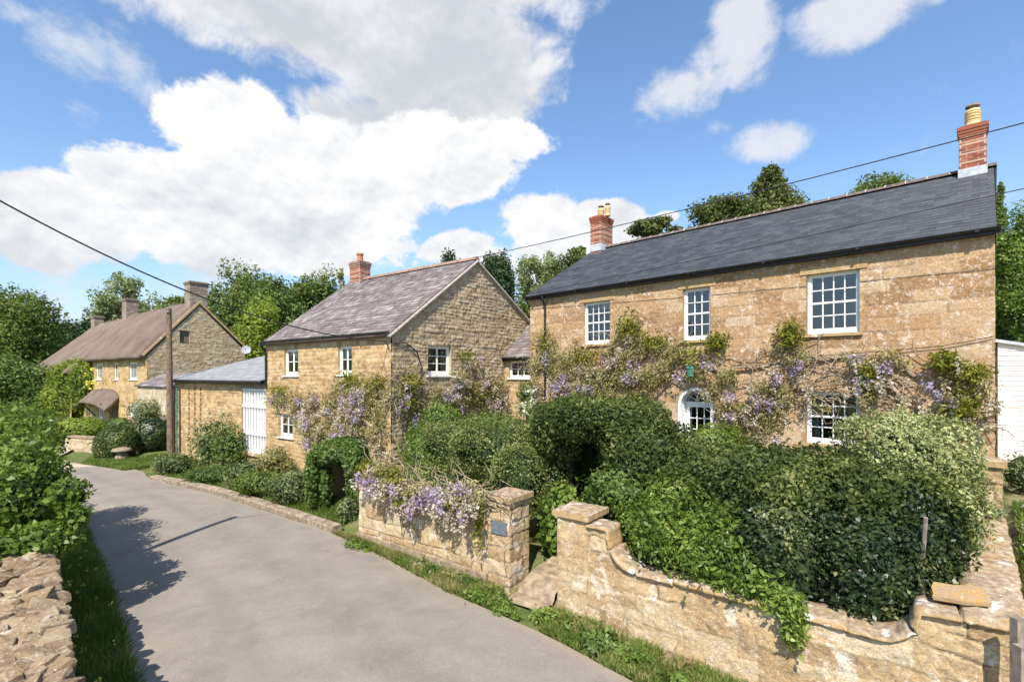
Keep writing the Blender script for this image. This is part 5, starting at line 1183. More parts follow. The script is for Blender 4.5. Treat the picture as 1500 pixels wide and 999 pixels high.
# --- wisterias
def wisteria(P, areas, label, seed, stems, bloom=.5, base=None, green=(), size=.085, n_leaf=1.0, depth=.28):
    rng = np.random.default_rng(seed); r = random.Random(seed)
    b0 = P.p(base[0], base[1], .15); R = empty('wisteria', tuple(b0), label, 'climbing plant')
    d, n = D3(P.d), D3(P.n); PP = []; NN = []; GP_ = []; GN = []; rac = []
    for (u, z, ru, rz, dens) in areas:
        N_ = int(4300 * ru * rz * dens * n_leaf); a = rng.random(N_) * 2 * math.pi; q = rng.random(N_) ** .6
        uu = u + ru * q * np.cos(a) * (1 + .25 * rng.normal(size=N_)); zz = z + rz * q * np.sin(a) * (1 + .25 * rng.normal(size=N_))
        m = fbm(uu * 2.3, zz * 2.3, seed) >.40 + .12 * q
        uu, zz = uu[m], zz[m]; lump_ = fbm(uu * 1.7, zz * 1.7, seed + 7); oo = .03 + depth * rng.random(len(uu)) * (.35 + 1.3 * lump_)
        PP.append(P.o[0] * 0 + np.stack([P.o[0] + P.d[0] * uu + P.n[0] * oo, P.o[1] + P.d[1] * uu + P.n[1] * oo, zz], -1)); NN.append(np.tile(n + UPZ * .4, (len(uu), 1)))
        for k in range(int(55 * ru * rz * bloom * dens)):
            aa = r.uniform(0, 2 * math.pi); qq = r.random() ** .5; uu_, zz_ = u + ru * qq * math.cos(aa), z + rz * qq * math.sin(aa) - .05
            if float(fbm(np.array(uu_ * 1.4), np.array(zz_ * 1.4), seed + 23)) < .47: continue
            for _ in range(r.choice((1, 2, 3))): rac.append((uu_ + r.uniform(-.12, .12), zz_ + r.uniform(-.1, .1), r.uniform(.12, depth + .12), r.uniform(.16, .34)))
    for (u, z, ru, rz, N_) in green:
        D = dirs(rng, N_); f = (.30 + .95 * rng.random(N_)) * (1 + 1.3 * lump(D, seed + N_, 2.6)); GP_.append(P.p(u, z, .22) + (D[:, :1] * d * ru + D[:, 1:2] * n * min(ru, .25) + D[:, 2:] * UPZ * rz) * f[:, None]); GN.append(D + UPZ * .5)
    leaves('foliage', np.vstack(PP), np.vstack(NN), size, 'leaf_wisteria', R, seed, flat=.25, aspect=.3, droop=.8)
    if GP_: leaves('fresh_leaves', np.vstack(GP_), np.vstack(GN), size * 1.15, 'leaf_wisteria_green', R, seed + 1, flat=.3, aspect=.38, droop=.5)
    for nm, mt, frac in (('blossom', 'petal_lilac', .45), ('faded_blossom', 'petal_faded', 1.0)):
        Q = []; 
        sel = [x for i, x in enumerate(rac) if (i % 20 < 8) == (nm == 'blossom')]
        for (u, z, o, L) in sel:
            k = int(42 * L / .25); t = rng.random(k); rr = .07 * (1 - t) ** .7 + .01; a = rng.random(k) * 6.28
            Q.append(P.p(u, z, o) - t[:, None] * UPZ * L + (np.cos(a) * rr)[:, None] * d + (np.sin(a) * rr)[:, None] * n)
        if Q: Q = np.vstack(Q); leaves(nm, Q, dirs(rng, len(Q)), .05, mt, R, seed + 3, flat=.4, aspect=.9)
    m = MB()
    for path in stems:
        pts = []; 
        for i in range(len(path) - 1):
            for t in np.linspace(0, 1, 7)[:-1]: pts.append((path[i][0] * (1 - t) + path[i + 1][0] * t, path[i][1] * (1 - t) + path[i + 1][1] * t))
        pts.append(path[-1]); K = len(pts); R0 = path[0][2] if len(path[0]) > 2 else .035
        m.tube([P.p(u + .03 * math.sin(i * 1.3 + seed), z + .03 * math.cos(i * 1.7), .07 + .04 * math.sin(i * .9)) for i, (u, z) in enumerate([(p[0], p[1]) for p in pts])], [R0 * (1 - .7 * i / K) for i in range(K)], 6)
    for k in range(int(60 * len(areas) ** .5)):            # fine twigs
        u, z, ru, rz, _ = areas[r.randrange(len(areas))]; u0 = u + r.uniform(-1, 1) * ru; z0 = z + r.uniform(-.9, .9) * rz; an = r.uniform(-.6, .6) + (math.pi if r.random() < .5 else 0); pts = []
        for i in range(6): pts.append(P.p(u0 + i * .14 * math.cos(an), z0 + i * .14 * math.sin(an), .06 + .05 * i * r.random())); an += r.uniform(-.4, .4)
        m.tube(pts, [.014, .012, .010, .009, .007, .004], 4)
    m.build('stem', MAT['vine_bark'], R); return R
def ar(P, px, py, rx, ry, dens=1.0):
    u = P.u(px); z = P.z(px, py); return (u, z, abs(P.u(px + rx) - P.u(px - rx)) / 2, abs(P.z(px, py + ry) - P.z(px, py - ry)) / 2, dens)
def gr(P, px, py, rx, ry, N_): a = ar(P, px, py, rx, ry); return (a[0], a[1], a[2], a[3], N_)
A_main = [ar(MP, 810, 545, 38, 50), ar(MP, 870, 545, 45, 35), ar(MP, 930, 520, 45, 42), ar(MP, 935, 565, 50, 40), ar(MP, 995, 535, 45, 35), ar(MP, 1050, 545, 45, 38), ar(MP, 1075, 585, 38, 42, .8), ar(MP, 1110, 555, 45, 45), ar(MP, 1150, 540, 35, 35), ar(MP, 1115, 610, 40, 32, .6),
          ar(MP, 1160, 575, 32, 22, .8), ar(MP, 1225, 585, 45, 18, .9), ar(MP, 1270, 565, 40, 30), ar(MP, 1300, 530, 28, 28, .8), ar(MP, 1330, 570, 45, 40), ar(MP, 1390, 575, 40, 50), ar(MP, 1430, 580, 28, 45), ar(MP, 1245, 545, 18, 35, .5), ar(MP, 1180, 520, 20, 22, .5), ar(MP, 905, 590, 50, 25), ar(MP, 850, 580, 50, 20)]
G_main = [gr(MP, 925, 480, 17, 20, 700), gr(MP, 965, 500, 22, 12, 400), gr(MP, 1055, 500, 18, 14, 500), gr(MP, 1160, 490, 18, 20, 650), gr(MP, 1015, 520, 30, 12, 300), gr(MP, 860, 520, 30, 10, 350), gr(MP, 935, 585, 14, 14, 350), gr(MP, 1275, 550, 12, 22, 300), gr(MP, 1385, 530, 22, 14, 600), gr(MP, 1425, 545, 25, 12, 500), gr(MP, 800, 500, 8, 20, 250),
          gr(MP, 1405, 595, 30, 22, 700)]
def st(P, pts, r=.035): return [(P.u(x), P.z(x, y), r) if i == 0 else (P.u(x), P.z(x, y)) for i, (x, y) in enumerate(pts)]
wisteria(MP, A_main, 'long wisteria with tan leaves and mauve blossom trained across the main stone house', 61,
         [st(MP, [(1300, 660), (1320, 590), (1300, 545), (1240, 524), (1160, 530), (1080, 540), (1000, 545), (930, 550), (860, 545), (800, 555)], .045), st(MP, [(1300, 520), (1340, 550), (1400, 560), (1450, 560)]), st(MP, [(1230, 525), (1180, 575), (1120, 590)], .02), st(MP, [(925, 600), (925, 480)], .02), st(MP, [(1280, 540), (1255, 575), (1230, 590)], .02), st(MP, [(935, 700), (940, 600), (985, 560), (1060, 590)], .03)],
         .55, (MP.u(1300), -2.9), G_main)
A_h2 = [ar(HP, 420, 585, 22, 14, .8), ar(HP, 450, 595, 35, 25), ar(HP, 480, 610, 35, 30), ar(HP, 510, 580, 30, 28), ar(HP, 540, 590, 30, 40), ar(HP, 560, 570, 18, 30), ar(HP, 470, 640, 25, 20, .6), ar(HP, 520, 625, 25, 15, .6), ar(HP, 555, 635, 20, 25)]
wisteria(HP, A_h2, 'wisteria with tan leaves and lilac racemes on the front of the gabled cottage', 62, [st(HP, [(565, 720), (560, 640), (530, 600), (480, 600), (410, 590)], .04), st(HP, [(540, 610), (520, 570), (500, 560)], .02)], .6, (HP.u(560), -3.9),
         [gr(HP, 415, 570, 14, 8, 300), gr(HP, 520, 556, 14, 12, 500), gr(HP, 560, 560, 12, 10, 300), gr(HP, 530, 655, 18, 8, 250)])
A_g2 = [ar(GP, 600, 575, 22, 30), ar(GP, 640, 590, 35, 25), ar(GP, 680, 570, 30, 35), ar(GP, 720, 580, 30, 30), ar(GP, 690, 540, 18, 22, .7), ar(GP, 585, 560, 12, 22, .7), ar(GP, 740, 600, 25, 20), ar(GP, 650, 610, 60, 15, .8)]
wisteria(GP, A_g2, 'wisteria with tan leaves and pale lilac flowers covering the lower gable of the cottage', 63, [st(GP, [(600, 640), (640, 590), (700, 560), (750, 585)], .035), st(GP, [(700, 560), (690, 530)], .02)], .7, (GP.u(610), -3.3),
         [gr(GP, 592, 560, 10, 14, 350), gr(GP, 675, 520, 8, 8, 150), gr(GP, 700, 580, 25, 12, 400), gr(GP, 757, 550, 10, 9, 250), gr(GP, 590, 590, 14, 12, 300)])
# wisteria draped over the left garden wall
def drape():
    P = FWP.shift(.05); ar_ = [(.9, -2.3, .5, .26, 1.6), (1.5, -2.42, .55, .27, 1.7), (2.2, -2.52, .5, .26, 1.7), (2.9, -2.5, .55, .26, 1.6), (3.5, -2.45, .5, .3, 1.3), (4.0, -2.3, .4, .25, 1.2), (1.3, -2.2, .6, .25, 1.2), (2.4, -2.55, .6, .2, .6)]
    wisteria(P, ar_, 'wisteria with drooping lilac racemes draped over the left garden wall', 64, [[(.4, -2.3, .03), (1.5, -2.5), (2.8, -2.7), (4.1, -2.35)], [(4.15, -2.4, .02), (4.2, -3.4)]], 1.15, (2.2, -2.6), [(.7, -2.2, .35, .2, 400), (1.6, -2.25, .4, .2, 400), (2.0, -2.75, .3, .15, 300), (3.6, -2.6, .35, .12, 300), (4.2, -2.9, .06, .45, 160)], depth=.34)
drape()
# white climbing rose between the houses
bush('white_rose', [(tuple(at(770, 575, 16.6)), (.30, .3, .42), 500), (tuple(at(772, 600, 16.5)), (.32, .3, .3), 450)], .09, 'leaf_mid', 'white flowering climbing rose between the two stone houses', 'climbing plant', 65, core=False, shell=.8)
rr = np.random.default_rng(4); R_ = [o for o in bpy.data.objects if o.name.startswith('white_rose')][0]
P_, N_ = blob(rr, at(773, 590, 16.3), (.28, .15, .5), 26, .4); Pq = np.repeat(P_, 8, axis=0) + rr.normal(size=(26 * 8, 3)) * .025; leaves('blossom', Pq, dirs(rr, len(Pq)), .07, 'petal_white', R_, 3, aspect=1.0)

# --- plants along the lane in front of the cottage and outbuilding
IA = lambda px, py, Y: tuple(at(px, py, Y))
bush('ivy_arch', [(IA(492, 664, 14.6), (.72, .75, .34), 6000), (IA(466, 690, 14.7), (.28, .7, .75), 4500), (IA(523, 678, 14.2), (.30, .7, .62), 4000), (IA(500, 655, 14.9), (.6, .6, .3), 3000), (IA(528, 722, 13.9), (.18, .3, .5), 1200), (IA(462, 722, 14.6), (.25, .4, .45), 1800), (IA(519, 705, 13.9), (.20, .25, .75), 1900), (IA(478, 710, 14.3), (.16, .25, .55), 1100)],
     .07, 'leaf_mid', 'ivy covered arch over a dark opening at the foot of the gabled cottage', 'climbing plant', 71, shell=.25, cscale=.72, aspect=.8, bump=.25, stems=False)
al = MB(); R_ia = [o for o in bpy.data.objects if o.name.startswith('ivy_arch')][0]
for px_, w_ in ((476, .07),):
    c_ = at(px_, 700, 14.9 if px_ < 500 else 14.5); al.box((c_[0], c_[1] + .55, -3.35), D3(HP.d) * w_, D3(HP.n) * .75, UPZ * 1.0)
c_ = at(494, 668, 14.8); al.box((c_[0], c_[1] + .45, -2.30), D3(HP.d) * .62, D3(HP.n) * .80, UPZ * .06)
c_ = at(499, 700, 15.6); al.box((c_[0], c_[1] + .2, -3.3), D3(HP.d) * .62, D3(HP.n) * .05, UPZ * 1.0)
al.build('shade_box', MAT['gable'], R_ia)  # stone side, roof and back added to keep the arch opening dark
def lane_bush(name, px, pyt, pyb, rx, Y, leaf, mat, label, seed, cnt=2500, **kw):
    c = at(px, (pyt + pyb) / 2, Y); rz = abs(pyb - pyt) / 2 / F * Y; rX = rx / F * Y
    bush(name, [((c[0], c[1], c[2]), (rX, min(rX, .6), rz), cnt), ((c[0] + rX * .4, c[1] + .1, c[2] - rz * .35), (rX * .7, min(rX, .5), rz * .7), cnt // 2)], leaf, mat, label, 'shrub', seed, **kw)
lane_bush('wall_shrub', 305, 612, 700, 27, 20.6, .10, 'leaf_blue', 'grey green flowering shrub against the outbuilding below the three slits', 72, 2600, shell=.85, bump=.8, cscale=.4)
lane_bush('wall_shrub', 335, 618, 695, 24, 19.6, .10, 'leaf_mid', 'taller green climbing shrub left of the white slatted opening', 73, 2400, shell=.85, bump=.8, cscale=.4)
lane_bush('wall_shrub', 402, 652, 705, 24, 17.0, .09, 'grass_dry', 'yellowish straggly shrub between the slatted opening and the small window', 74, 2000, shell=.7, cscale=.5)
lane_bush('wall_shrub', 360, 672, 716, 32, 17.6, .09, 'leaf_blue', 'low dusty green shrub below the white slatted opening', 75, 2000, shell=.6)
lane_bush('border_plant', 252, 664, 695, 24, 20.4, .10, 'leaf_blue', 'bluish leaved clump beside the timber pole at the end of the kerb', 76, 2200, shell=.4)
lane_bush('border_plant', 430, 690, 738, 40, 15.4, .08, 'leaf_blue', 'dusty green low plants along the kerb beside the ivy arch', 77, 3500, shell=.4)
lane_bush('border_plant', 512, 728, 772, 17, 13.7, .07, 'leaf_blue', 'bluish herb clump at the left end of the garden wall', 78, 1800, shell=.5)
lane_bush('border_plant', 380, 690, 725, 40, 16.3, .08, 'grass', 'fresh green low plants behind the kerb under the slatted opening', 79, 3000, shell=.5)
lane_bush('border_plant', 310, 682, 708, 40, 18.6, .08, 'leaf_mid', 'green ground plants behind the kerb below the slits', 80, 2600, shell=.5)
lane_bush('weeping_shrub', 322, 600, 640, 20, 20.3, .09, 'leaf_blue', 'small weeping branch above the shrubs on the outbuilding wall', 81, 260, core=False, shell=.9, droop=1.5)
# by the thatched house
def far_bush(name, px, pyt, pyb, rx, Y, mat, label, seed, cnt=3500, leaf=.14, **kw):
    c = at(px, (pyt + pyb) / 2, Y); rz = abs(pyb - pyt) / 2 / F * Y; rX = rx / F * Y
    bush(name, [(tuple(c), (rX, rX * .8, rz), cnt)], leaf, mat, label, 'shrub', seed, **kw)
far_bush('clipped_bush', 172, 622, 684, 31, 24.5, 'leaf_hedge', 'rounded clipped bush on the grass bank by the staddle stone', 91, 7000, .09, shell=.12, bump=.15)
far_bush('dark_shrub', 222, 608, 668, 30, 25.6, 'leaf_dark_gloss', 'dark spreading shrub behind the timber pole', 92, 4500, .13)
far_bush('dark_shrub', 190, 618, 650, 20, 27.5, 'leaf_hedge', 'small dark bush between the clipped bush and the thatched house', 93, 2500, .12)
far_bush('flowering_shrub', 215, 583, 625, 26, 29.5, 'leaf_blue', 'airy grey green shrub by the whitewashed lean-to', 94, 2000, .13, core=False, shell=.9)
far_bush('garden_shrub', 120, 612, 648, 36, 31, 'leaf_tree_yellow', 'yellow green shrubs behind the low roadside wall', 95, 4500, .15)
far_bush('garden_shrub', 175, 612, 640, 20, 31, 'leaf_mid', 'green shrub by the door of the thatched house', 96, 2000, .13)
A_c = [(CP.u(125) + .2, CP.z(125, 570), 2.6, 2.4, 1.0)]
R_c = bush('climbing_shrub', [(tuple(CP.p(CP.u(118), -.2, .6)), (1.9, .9, 1.5), 5500), (tuple(CP.p(CP.u(118), -2.0, .6)), (2.4, .9, 1.8), 6000), (tuple(CP.p(CP.u(133), -.6, .5)), (1.2, .7, 1.9), 3000), (tuple(CP.p(CP.u(98), -2.2, 1.0)), (1.4, .8, 1.3), 3000)], .17, 'leaf_tree_yellow', 'large yellow green climber on the front of the thatched house', 'climbing plant', 97, shell=.3, bump=.5)
P_, N_ = blob(rr, CP.p(CP.u(156), CP.z(150, 563), .7), (1.3, .4, 1.2), 14, .5); leaves('blossom', np.repeat(P_, 5, axis=0) + rr.normal(size=(14 * 5, 3)) * .09, dirs(rr, 14 * 5), .16, 'petal_yellow', R_c, 3, aspect=1.0)
far_bush('door_climber', 183, 560, 620, 5, 37.0, 'leaf_ash', 'thin climber beside the door of the thatched house', 98, 900, .14, core=False, shell=.8)

# --- left foreground bush and hedgerow
LB = [((-8.95, 8.5, -1.88), (.92, .9, .88), 8000), ((-9.95, 9.4, -1.7), (.9, .95, .9), 5000), ((-8.0, 8.15, -1.85), (.42, .6, .72), 3200), ((-10.9, 10.3, -1.5), (1.0, 1.2, .85), 6000), ((-7.35, 7.7, -2.60), (.42, .45, .30), 1500), ((-12.2, 11.8, -1.5), (1.0, 1.2, .85), 5000), ((-7.9, 7.4, -2.62), (.6, .5, .26), 2200), ((-7.30, 8.1, -1.95), (.28, .3, .25), 500), ((-7.05, 7.95, -2.3), (.16, .2, .22), 260)]
bush('roadside_bush', LB, .085, 'leaf_bright', 'bright green broad leaved bush hanging over the rubble wall at the left edge', 'bush', 101, shell=.35, bump=.5, flat=.4, aspect=.6, cscale=.7)
# --- trees
def tree(name, base, h, crown, clumps, nleaf, leaf, mat, label, seed, group=None, crownc=None, kind='round', clr=.34, trunk=.25, cat='tree'):
    rng = np.random.default_rng(seed); r = random.Random(seed); x, y = base[0], base[1]; z0 = base[2]; R = empty(name, (x, y, z0 - .3), label, cat, group)
    cc = np.array(crownc if crownc is not None else (x, y, z0 + h - crown[2])); C_ = []; m = MB()
    for i in range(clumps):
        D = dirs(rng, 1)[0]; q = rng.uniform(.45, .85) if kind != 'col' else rng.uniform(.3, .8)
        if kind == 'col': D = D * np.array([.8, .8, 1.0])
        if kind == 'cone': t = rng.random() ** 1.3; c = cc + np.array([D[0] * (1 - t) * 1.0, D[1] * (1 - t) * 1.0, -1 + 1.75 * t]) * np.array(crown); rad = np.array(crown) * clr * (1.1 - .65 * t)
        else: c = cc + D * q * np.array(crown); rad = np.array([crown[0], crown[1], min(crown[2], crown[0] * 1.3)]) * clr * rng.uniform(.7, 1.25)
        C_.append((c, rad))
    m.tube([(x, y, z0 - .3), (x + r.uniform(-.2, .2), y, z0 + (cc[2] - z0) * .5), tuple(cc + np.array([0, 0, crown[2] * .3]))], [trunk, trunk * .75, trunk * .25], 9)
    for (c, rad) in C_[:min(22, clumps)]:
        s = np.array([x, y, z0 + (cc[2] - z0) * r.uniform(.45, 1.0)]); mid = (s + c) / 2 + np.array([r.uniform(-.3, .3), 0, r.uniform(0, .4)]); m.tube([s, mid, c], [trunk * .35, trunk * .22, .03], 6)
    m.build('trunk', MAT['bark'], R)
    PP = []; NN = []; per = max(40, nleaf // clumps)
    for i, (c, rad) in enumerate(C_):
        P, Nn = blob(rng, c, rad, per, .75, .5, 2.5, seed=seed + i)
        if kind == 'pine': P[:, 2] = c[2] + (P[:, 2] - c[2]) * .55
        PP.append(P); NN.append(Nn + UPZ * .3)
    leaves('crown', np.vstack(PP), np.vstack(NN), leaf, mat, R, seed, flat=.4, aspect=.62); return R
def ptree(name, px, pyt, rx, pyb_crown, Y, mat, label, seed, clumps=40, nleaf=11000, leaf=None, kind='round', cat='tree', **kw):
    if kind == 'round' and 'clr' not in kw: kw['clr'] = .42; nleaf = int(nleaf * 1.6); clumps = int(clumps * 1.25)
    top = at(px, pyt, Y); rX = rx / F * Y; bot = (HY - pyb_crown) / F * Y; rz = (top[2] - bot) / 2; g = float(gz(top[0], top[1])); leaf = leaf or Y * .0052
    tree(name, (top[0], top[1], g), top[2] - g, (rX, rX * .85, rz), clumps, nleaf, leaf, mat, label, seed, crownc=(top[0], top[1], top[2] - rz), kind=kind, cat=cat, trunk=max(.15, rX * .07), **kw)
ptree('broadleaf_tree', 25, 422, 62, 545, 58, 'leaf_tree', 'tall dark green tree at the far left behind the roadside bush', 201, 46, 15000, group=None)
ptree('yew_tree', 12, 515, 70, 645, 44, 'leaf_mid', 'mid green bushy tree low at the far left edge', 202, 40, 12000)
ptree('yew_tree', 75, 478, 50, 600, 66, 'leaf_yew', 'dark yew left of the thatched house', 203, 36, 9000)
ptree('yew_tree', 112, 462, 40, 560, 72, 'leaf_yew', 'dark yew just behind the far end of the thatch', 204, 30, 8000)
ptree('ash_tree', 180, 396, 50, 500, 70, 'leaf_ash', 'pale open leaved ash tree rising behind the thatched roof', 205, 46, 6500, clr=.22)
ptree('yew_tree', 170, 445, 38, 500, 74, 'leaf_yew', 'dark tree beneath the pale ash behind the thatched roof', 206, 26, 6000)
ptree('broadleaf_tree', 262, 434, 26, 480, 80, 'leaf_tree', 'small green tree top between ash and stone chimney', 207, 18, 4000)
ptree('broadleaf_tree', 350, 384, 48, 540, 56, 'leaf_tree', 'tall green tree just right of the thatched house chimney', 208, 44, 14000)
ptree('broadleaf_tree', 408, 400, 38, 520, 52, 'leaf_mid', 'rich green tree between two paler trees behind the outbuilding', 209, 38, 12000)
ptree('broadleaf_tree', 465, 393, 48, 540, 60, 'leaf_tree', 'round green tree left of the cottage brick chimney', 210, 44, 13000)
ptree('broadleaf_tree', 388, 445, 45, 560, 45, 'leaf_tree_yellow', 'yellow green tree low behind the outbuilding roof', 211, 36, 11000)
ptree('bare_tree', 503, 380, 12, 470, 50, 'leaf_ash', 'sparse twiggy tree beside the red brick chimney', 212, 14, 350, clr=.3)
ptree('columnar_yew', 655, 370, 19, 440, 40, 'leaf_yew', 'short dark conifer top above the cottage ridge', 213, 24, 9000, kind='col', clr=.5)
ptree('columnar_yew', 726, 362, 30, 500, 34, 'leaf_yew', 'tall dark columnar conifer beside the cottage gable', 214, 60, 30000, kind='col', clr=.5)
ptree('ash_tree', 790, 364, 36, 450, 52, 'leaf_ash', 'pale feathery tree between conifer and main house roof', 215, 34, 6500, clr=.26)
ptree('broadleaf_tree', 775, 430, 45, 540, 42, 'leaf_tree', 'green tree low behind the gap between the two houses', 216, 34, 10000)
ptree('broadleaf_tree', 830, 375, 32, 450, 50, 'leaf_pine', 'dark tree close behind the left chimney of the main house', 217, 24, 6000)
ptree('broadleaf_tree', 845, 362, 14, 400, 54, 'leaf_tree', 'small tree top touching the left chimney of the main house', 218, 12, 2500)
ptree('pine_tree', 962, 316, 40, 375, 42, 'leaf_pine', 'flat topped pine rising over the main house ridge', 219, 22, 8000, kind='pine')
ptree('cedar_tree', 1128, 236, 66, 345, 40, 'leaf_pine', 'large pointed dark evergreen above the main house ridge', 220, 80, 26000, kind='cone', clr=.36)
ptree('cedar_tree', 1062, 290, 48, 350, 41, 'leaf_pine', 'lower spreading evergreen left of the pointed evergreen', 221, 30, 8000)
ptree('broadleaf_tree', 1296, 256, 52, 330, 38, 'leaf_tree', 'green tree top above the ridge near the right chimney', 222, 28, 9000)
ptree('fir_tree', 1466, 258, 22, 420, 27, 'leaf_tree', 'slim spired tree directly right of the main house gable', 223, 24, 8000, kind='cone', leaf=.12)
ptree('broadleaf_tree', 1505, 292, 45, 520, 24, 'leaf_bright', 'bright green tree at the right edge behind the white shed', 224, 46, 18000, leaf=.12)
ptree('broadleaf_tree', 1468, 350, 36, 520, 26, 'leaf_mid', 'dark green leafy tree behind the shed at the house corner', 225, 36, 14000, leaf=.12)
# hedgerow left of the camera whose shade falls on the lane
for i, (x, y, rr_, top) in enumerate([(-12.4, 9.6, 1.4, .3), (-14.4, 11.2, 1.6, .5), (-17.0, 13.3, 1.6, .3)]):
    z = float(gz(x, y)); tree('hedgerow_tree', (x, y, z), top - z, (rr_, rr_, (top - z) * .47), 30, 12000, .14, 'leaf_mid', ['nearest', 'middle', 'farthest'][i] + ' of the hedgerow trees left of the lane beyond the roadside bush', 240 + i, trunk=.12)
# distant wooded hill
def wood():
    rng = np.random.default_rng(77); PP = []; NN = []
    for k in range(150):
        a = rng.uniform(-.95, 1.05); Y = rng.uniform(95, 150); x = math.tan(a) * Y; g = float(gz(x, Y)); rad = rng.uniform(4, 7)
        P, Nn = blob(rng, (x, Y, g + rad * .55), (rad, rad, rad * .8), 420, .4, .4, seed=k, zcut=g - 1); PP.append(P); NN.append(Nn)
    o = leaves('distant_wood', np.vstack(PP), np.vstack(NN), 1.0, 'leaf_tree', None, 5, loc=(0, 110, 0), aspect=.8); tag(o, 'distant wooded hillside behind the houses', 'wood', kind='stuff')
wood()

# ------------------------------------------------------------------ grass, weeds and flowers
def blades(name, pts, h, mat, label, seed, wide=.012, lean=.5):
    rng = np.random.default_rng(seed); n = len(pts); a = rng.random(n) * 6.28; b = np.stack([np.cos(a), np.sin(a), np.zeros(n)], -1); l = rng.normal(size=(n, 3)) * lean; l[:, 2] = 1; l /= np.linalg.norm(l, axis=1)[:, None]
    hh = (h * (.4 + rng.random(n)))[:, None] if np.isscalar(h) else (h * (.5 + rng.random(n)))[:, None]; w = wide * (.6 + .8 * rng.random(n))[:, None]
    V = np.empty((n, 4, 3)); V[:, 0] = pts - b * w; V[:, 1] = pts + b * w; V[:, 2] = pts + l * hh * .7 + b * w * .7; V[:, 3] = pts + l * hh + np.array([0, 0, -.15]) * hh * np.abs(l[:, :1])
    o = mesh_obj(name, V.reshape(-1, 3), np.arange(4 * n).reshape(n, 4), MAT[mat], None, tuple(np.mean(pts, axis=0)), fattr=rng.random(n)); return tag(o, label, 'grass', kind='stuff')
def band(rng, A, B, n):
    A = np.array(A, float); B = np.array(B, float)
    def rs(P, t): s = np.concatenate([[0], np.cumsum(np.linalg.norm(np.diff(P, axis=0), axis=1))]); return np.stack([np.interp(t * s[-1], s, P[:, 0]), np.interp(t * s[-1], s, P[:, 1])], -1)
    t = rng.random(n); k = rng.random(n)[:, None]; q = rs(A, t) * (1 - k) + rs(B, t) * k; return np.column_stack([q, gz(q[:, 0], q[:, 1]) - .03])
rg = np.random.default_rng(99)
def thin(P, s=1.6, th=.45): return P[fbm(P[:, 0] * s, P[:, 1] * s, 12) + .25 * (rg.random(len(P)) - .5) > th]
WA = [fw(-.2, -.10, 0)[:2], fw(4.6, -.08, 0)[:2]]; WB = [(-4.55, 12.75), (-2.9, 11.15), (-1.25, 9.35), (-.2, 8.55)]
blades('verge_grass', thin(band(rg, WA, WB, 30000), 1.8, .36), .15, 'grass', 'tufted grass verge at the foot of the left garden wall', 1)
blades('dry_verge_grass', thin(band(rg, WA, WB, 26000), 2.6, .44), .17, 'grass_dry', 'dry straw coloured verge grass along the left garden wall', 2)
WA2 = [fw(5.9, -.08, 0)[:2], fw(11.6, -.08, 0)[:2]]; WB2 = [(.45, 7.95), (1.05, 7.35), (1.95, 6.55), (4.3, 4.6)]
blades('dry_verge_grass', thin(band(rg, WA2, WB2, 16000), 2.4, .48), .16, 'grass_dry', 'straw coloured seeding grass along the right garden wall', 13)
blades('verge_grass', thin(band(rg, WA2, WB2, 34000), 2.2, .40), .15, 'grass', 'lush grass verge at the foot of the right garden wall', 3)
blades('verge_grass', band(rg, [(-16.5, 20.9), (-19.8, 22.6)], [(-15.9, 23.2), (-21.0, 24.6)], 14000) + UPZ * .08, .14, 'grass', 'bright grass bank around the staddle stone and timber pole', 4)
KA = [(-4.6, 13.2), (-6.4, 14.5), (-10.6, 17.6), (-14.5, 19.9)]; KB = [(-4.5, 14.4), (-7.0, 16.6), (-12.5, 20.8), (-16.0, 23.3)]
blades('verge_grass', band(rg, KA, KB, 26000), .2, 'grass', 'rough green plants and grass behind the kerb', 5)
LA = [(-14.6, 15.3), (-11.6, 12.4), (-8.6, 9.1), (-5.0, 5.6), (-2.8, 3.4)]; LB2 = [(-13.4, 15.2), (-10.6, 12.3), (-8.0, 9.75), (-4.55, 6.05), (-2.4, 3.7)]
blades('verge_grass', band(rg, LA, LB2, 42000), .20, 'grass', 'shaded grass strip between the rubble wall and the lane', 6)
yd = band(rg, [(9.3, 9.0), (5.75, 5.25)], [(15, 12), (9.5, 4.0)], 60000); blades('yard_grass', thin(yd, 1.6, .44), .07, 'grass', 'sparse grass on the bright yard right of the garden wall', 7)
blades('dry_yard_grass', thin(yd[::2], 2.3, .46), .06, 'grass_dry', 'dry trodden grass and gravel on the yard right of the garden wall', 17)
blades('wall_foot_grass', band(rg, [(9.2, 9.0), (5.7, 5.3)], [(9.5, 8.8), (6.0, 5.1)], 9000), .13, 'grass', 'taller grass along the yard side of the broad topped garden wall', 18)
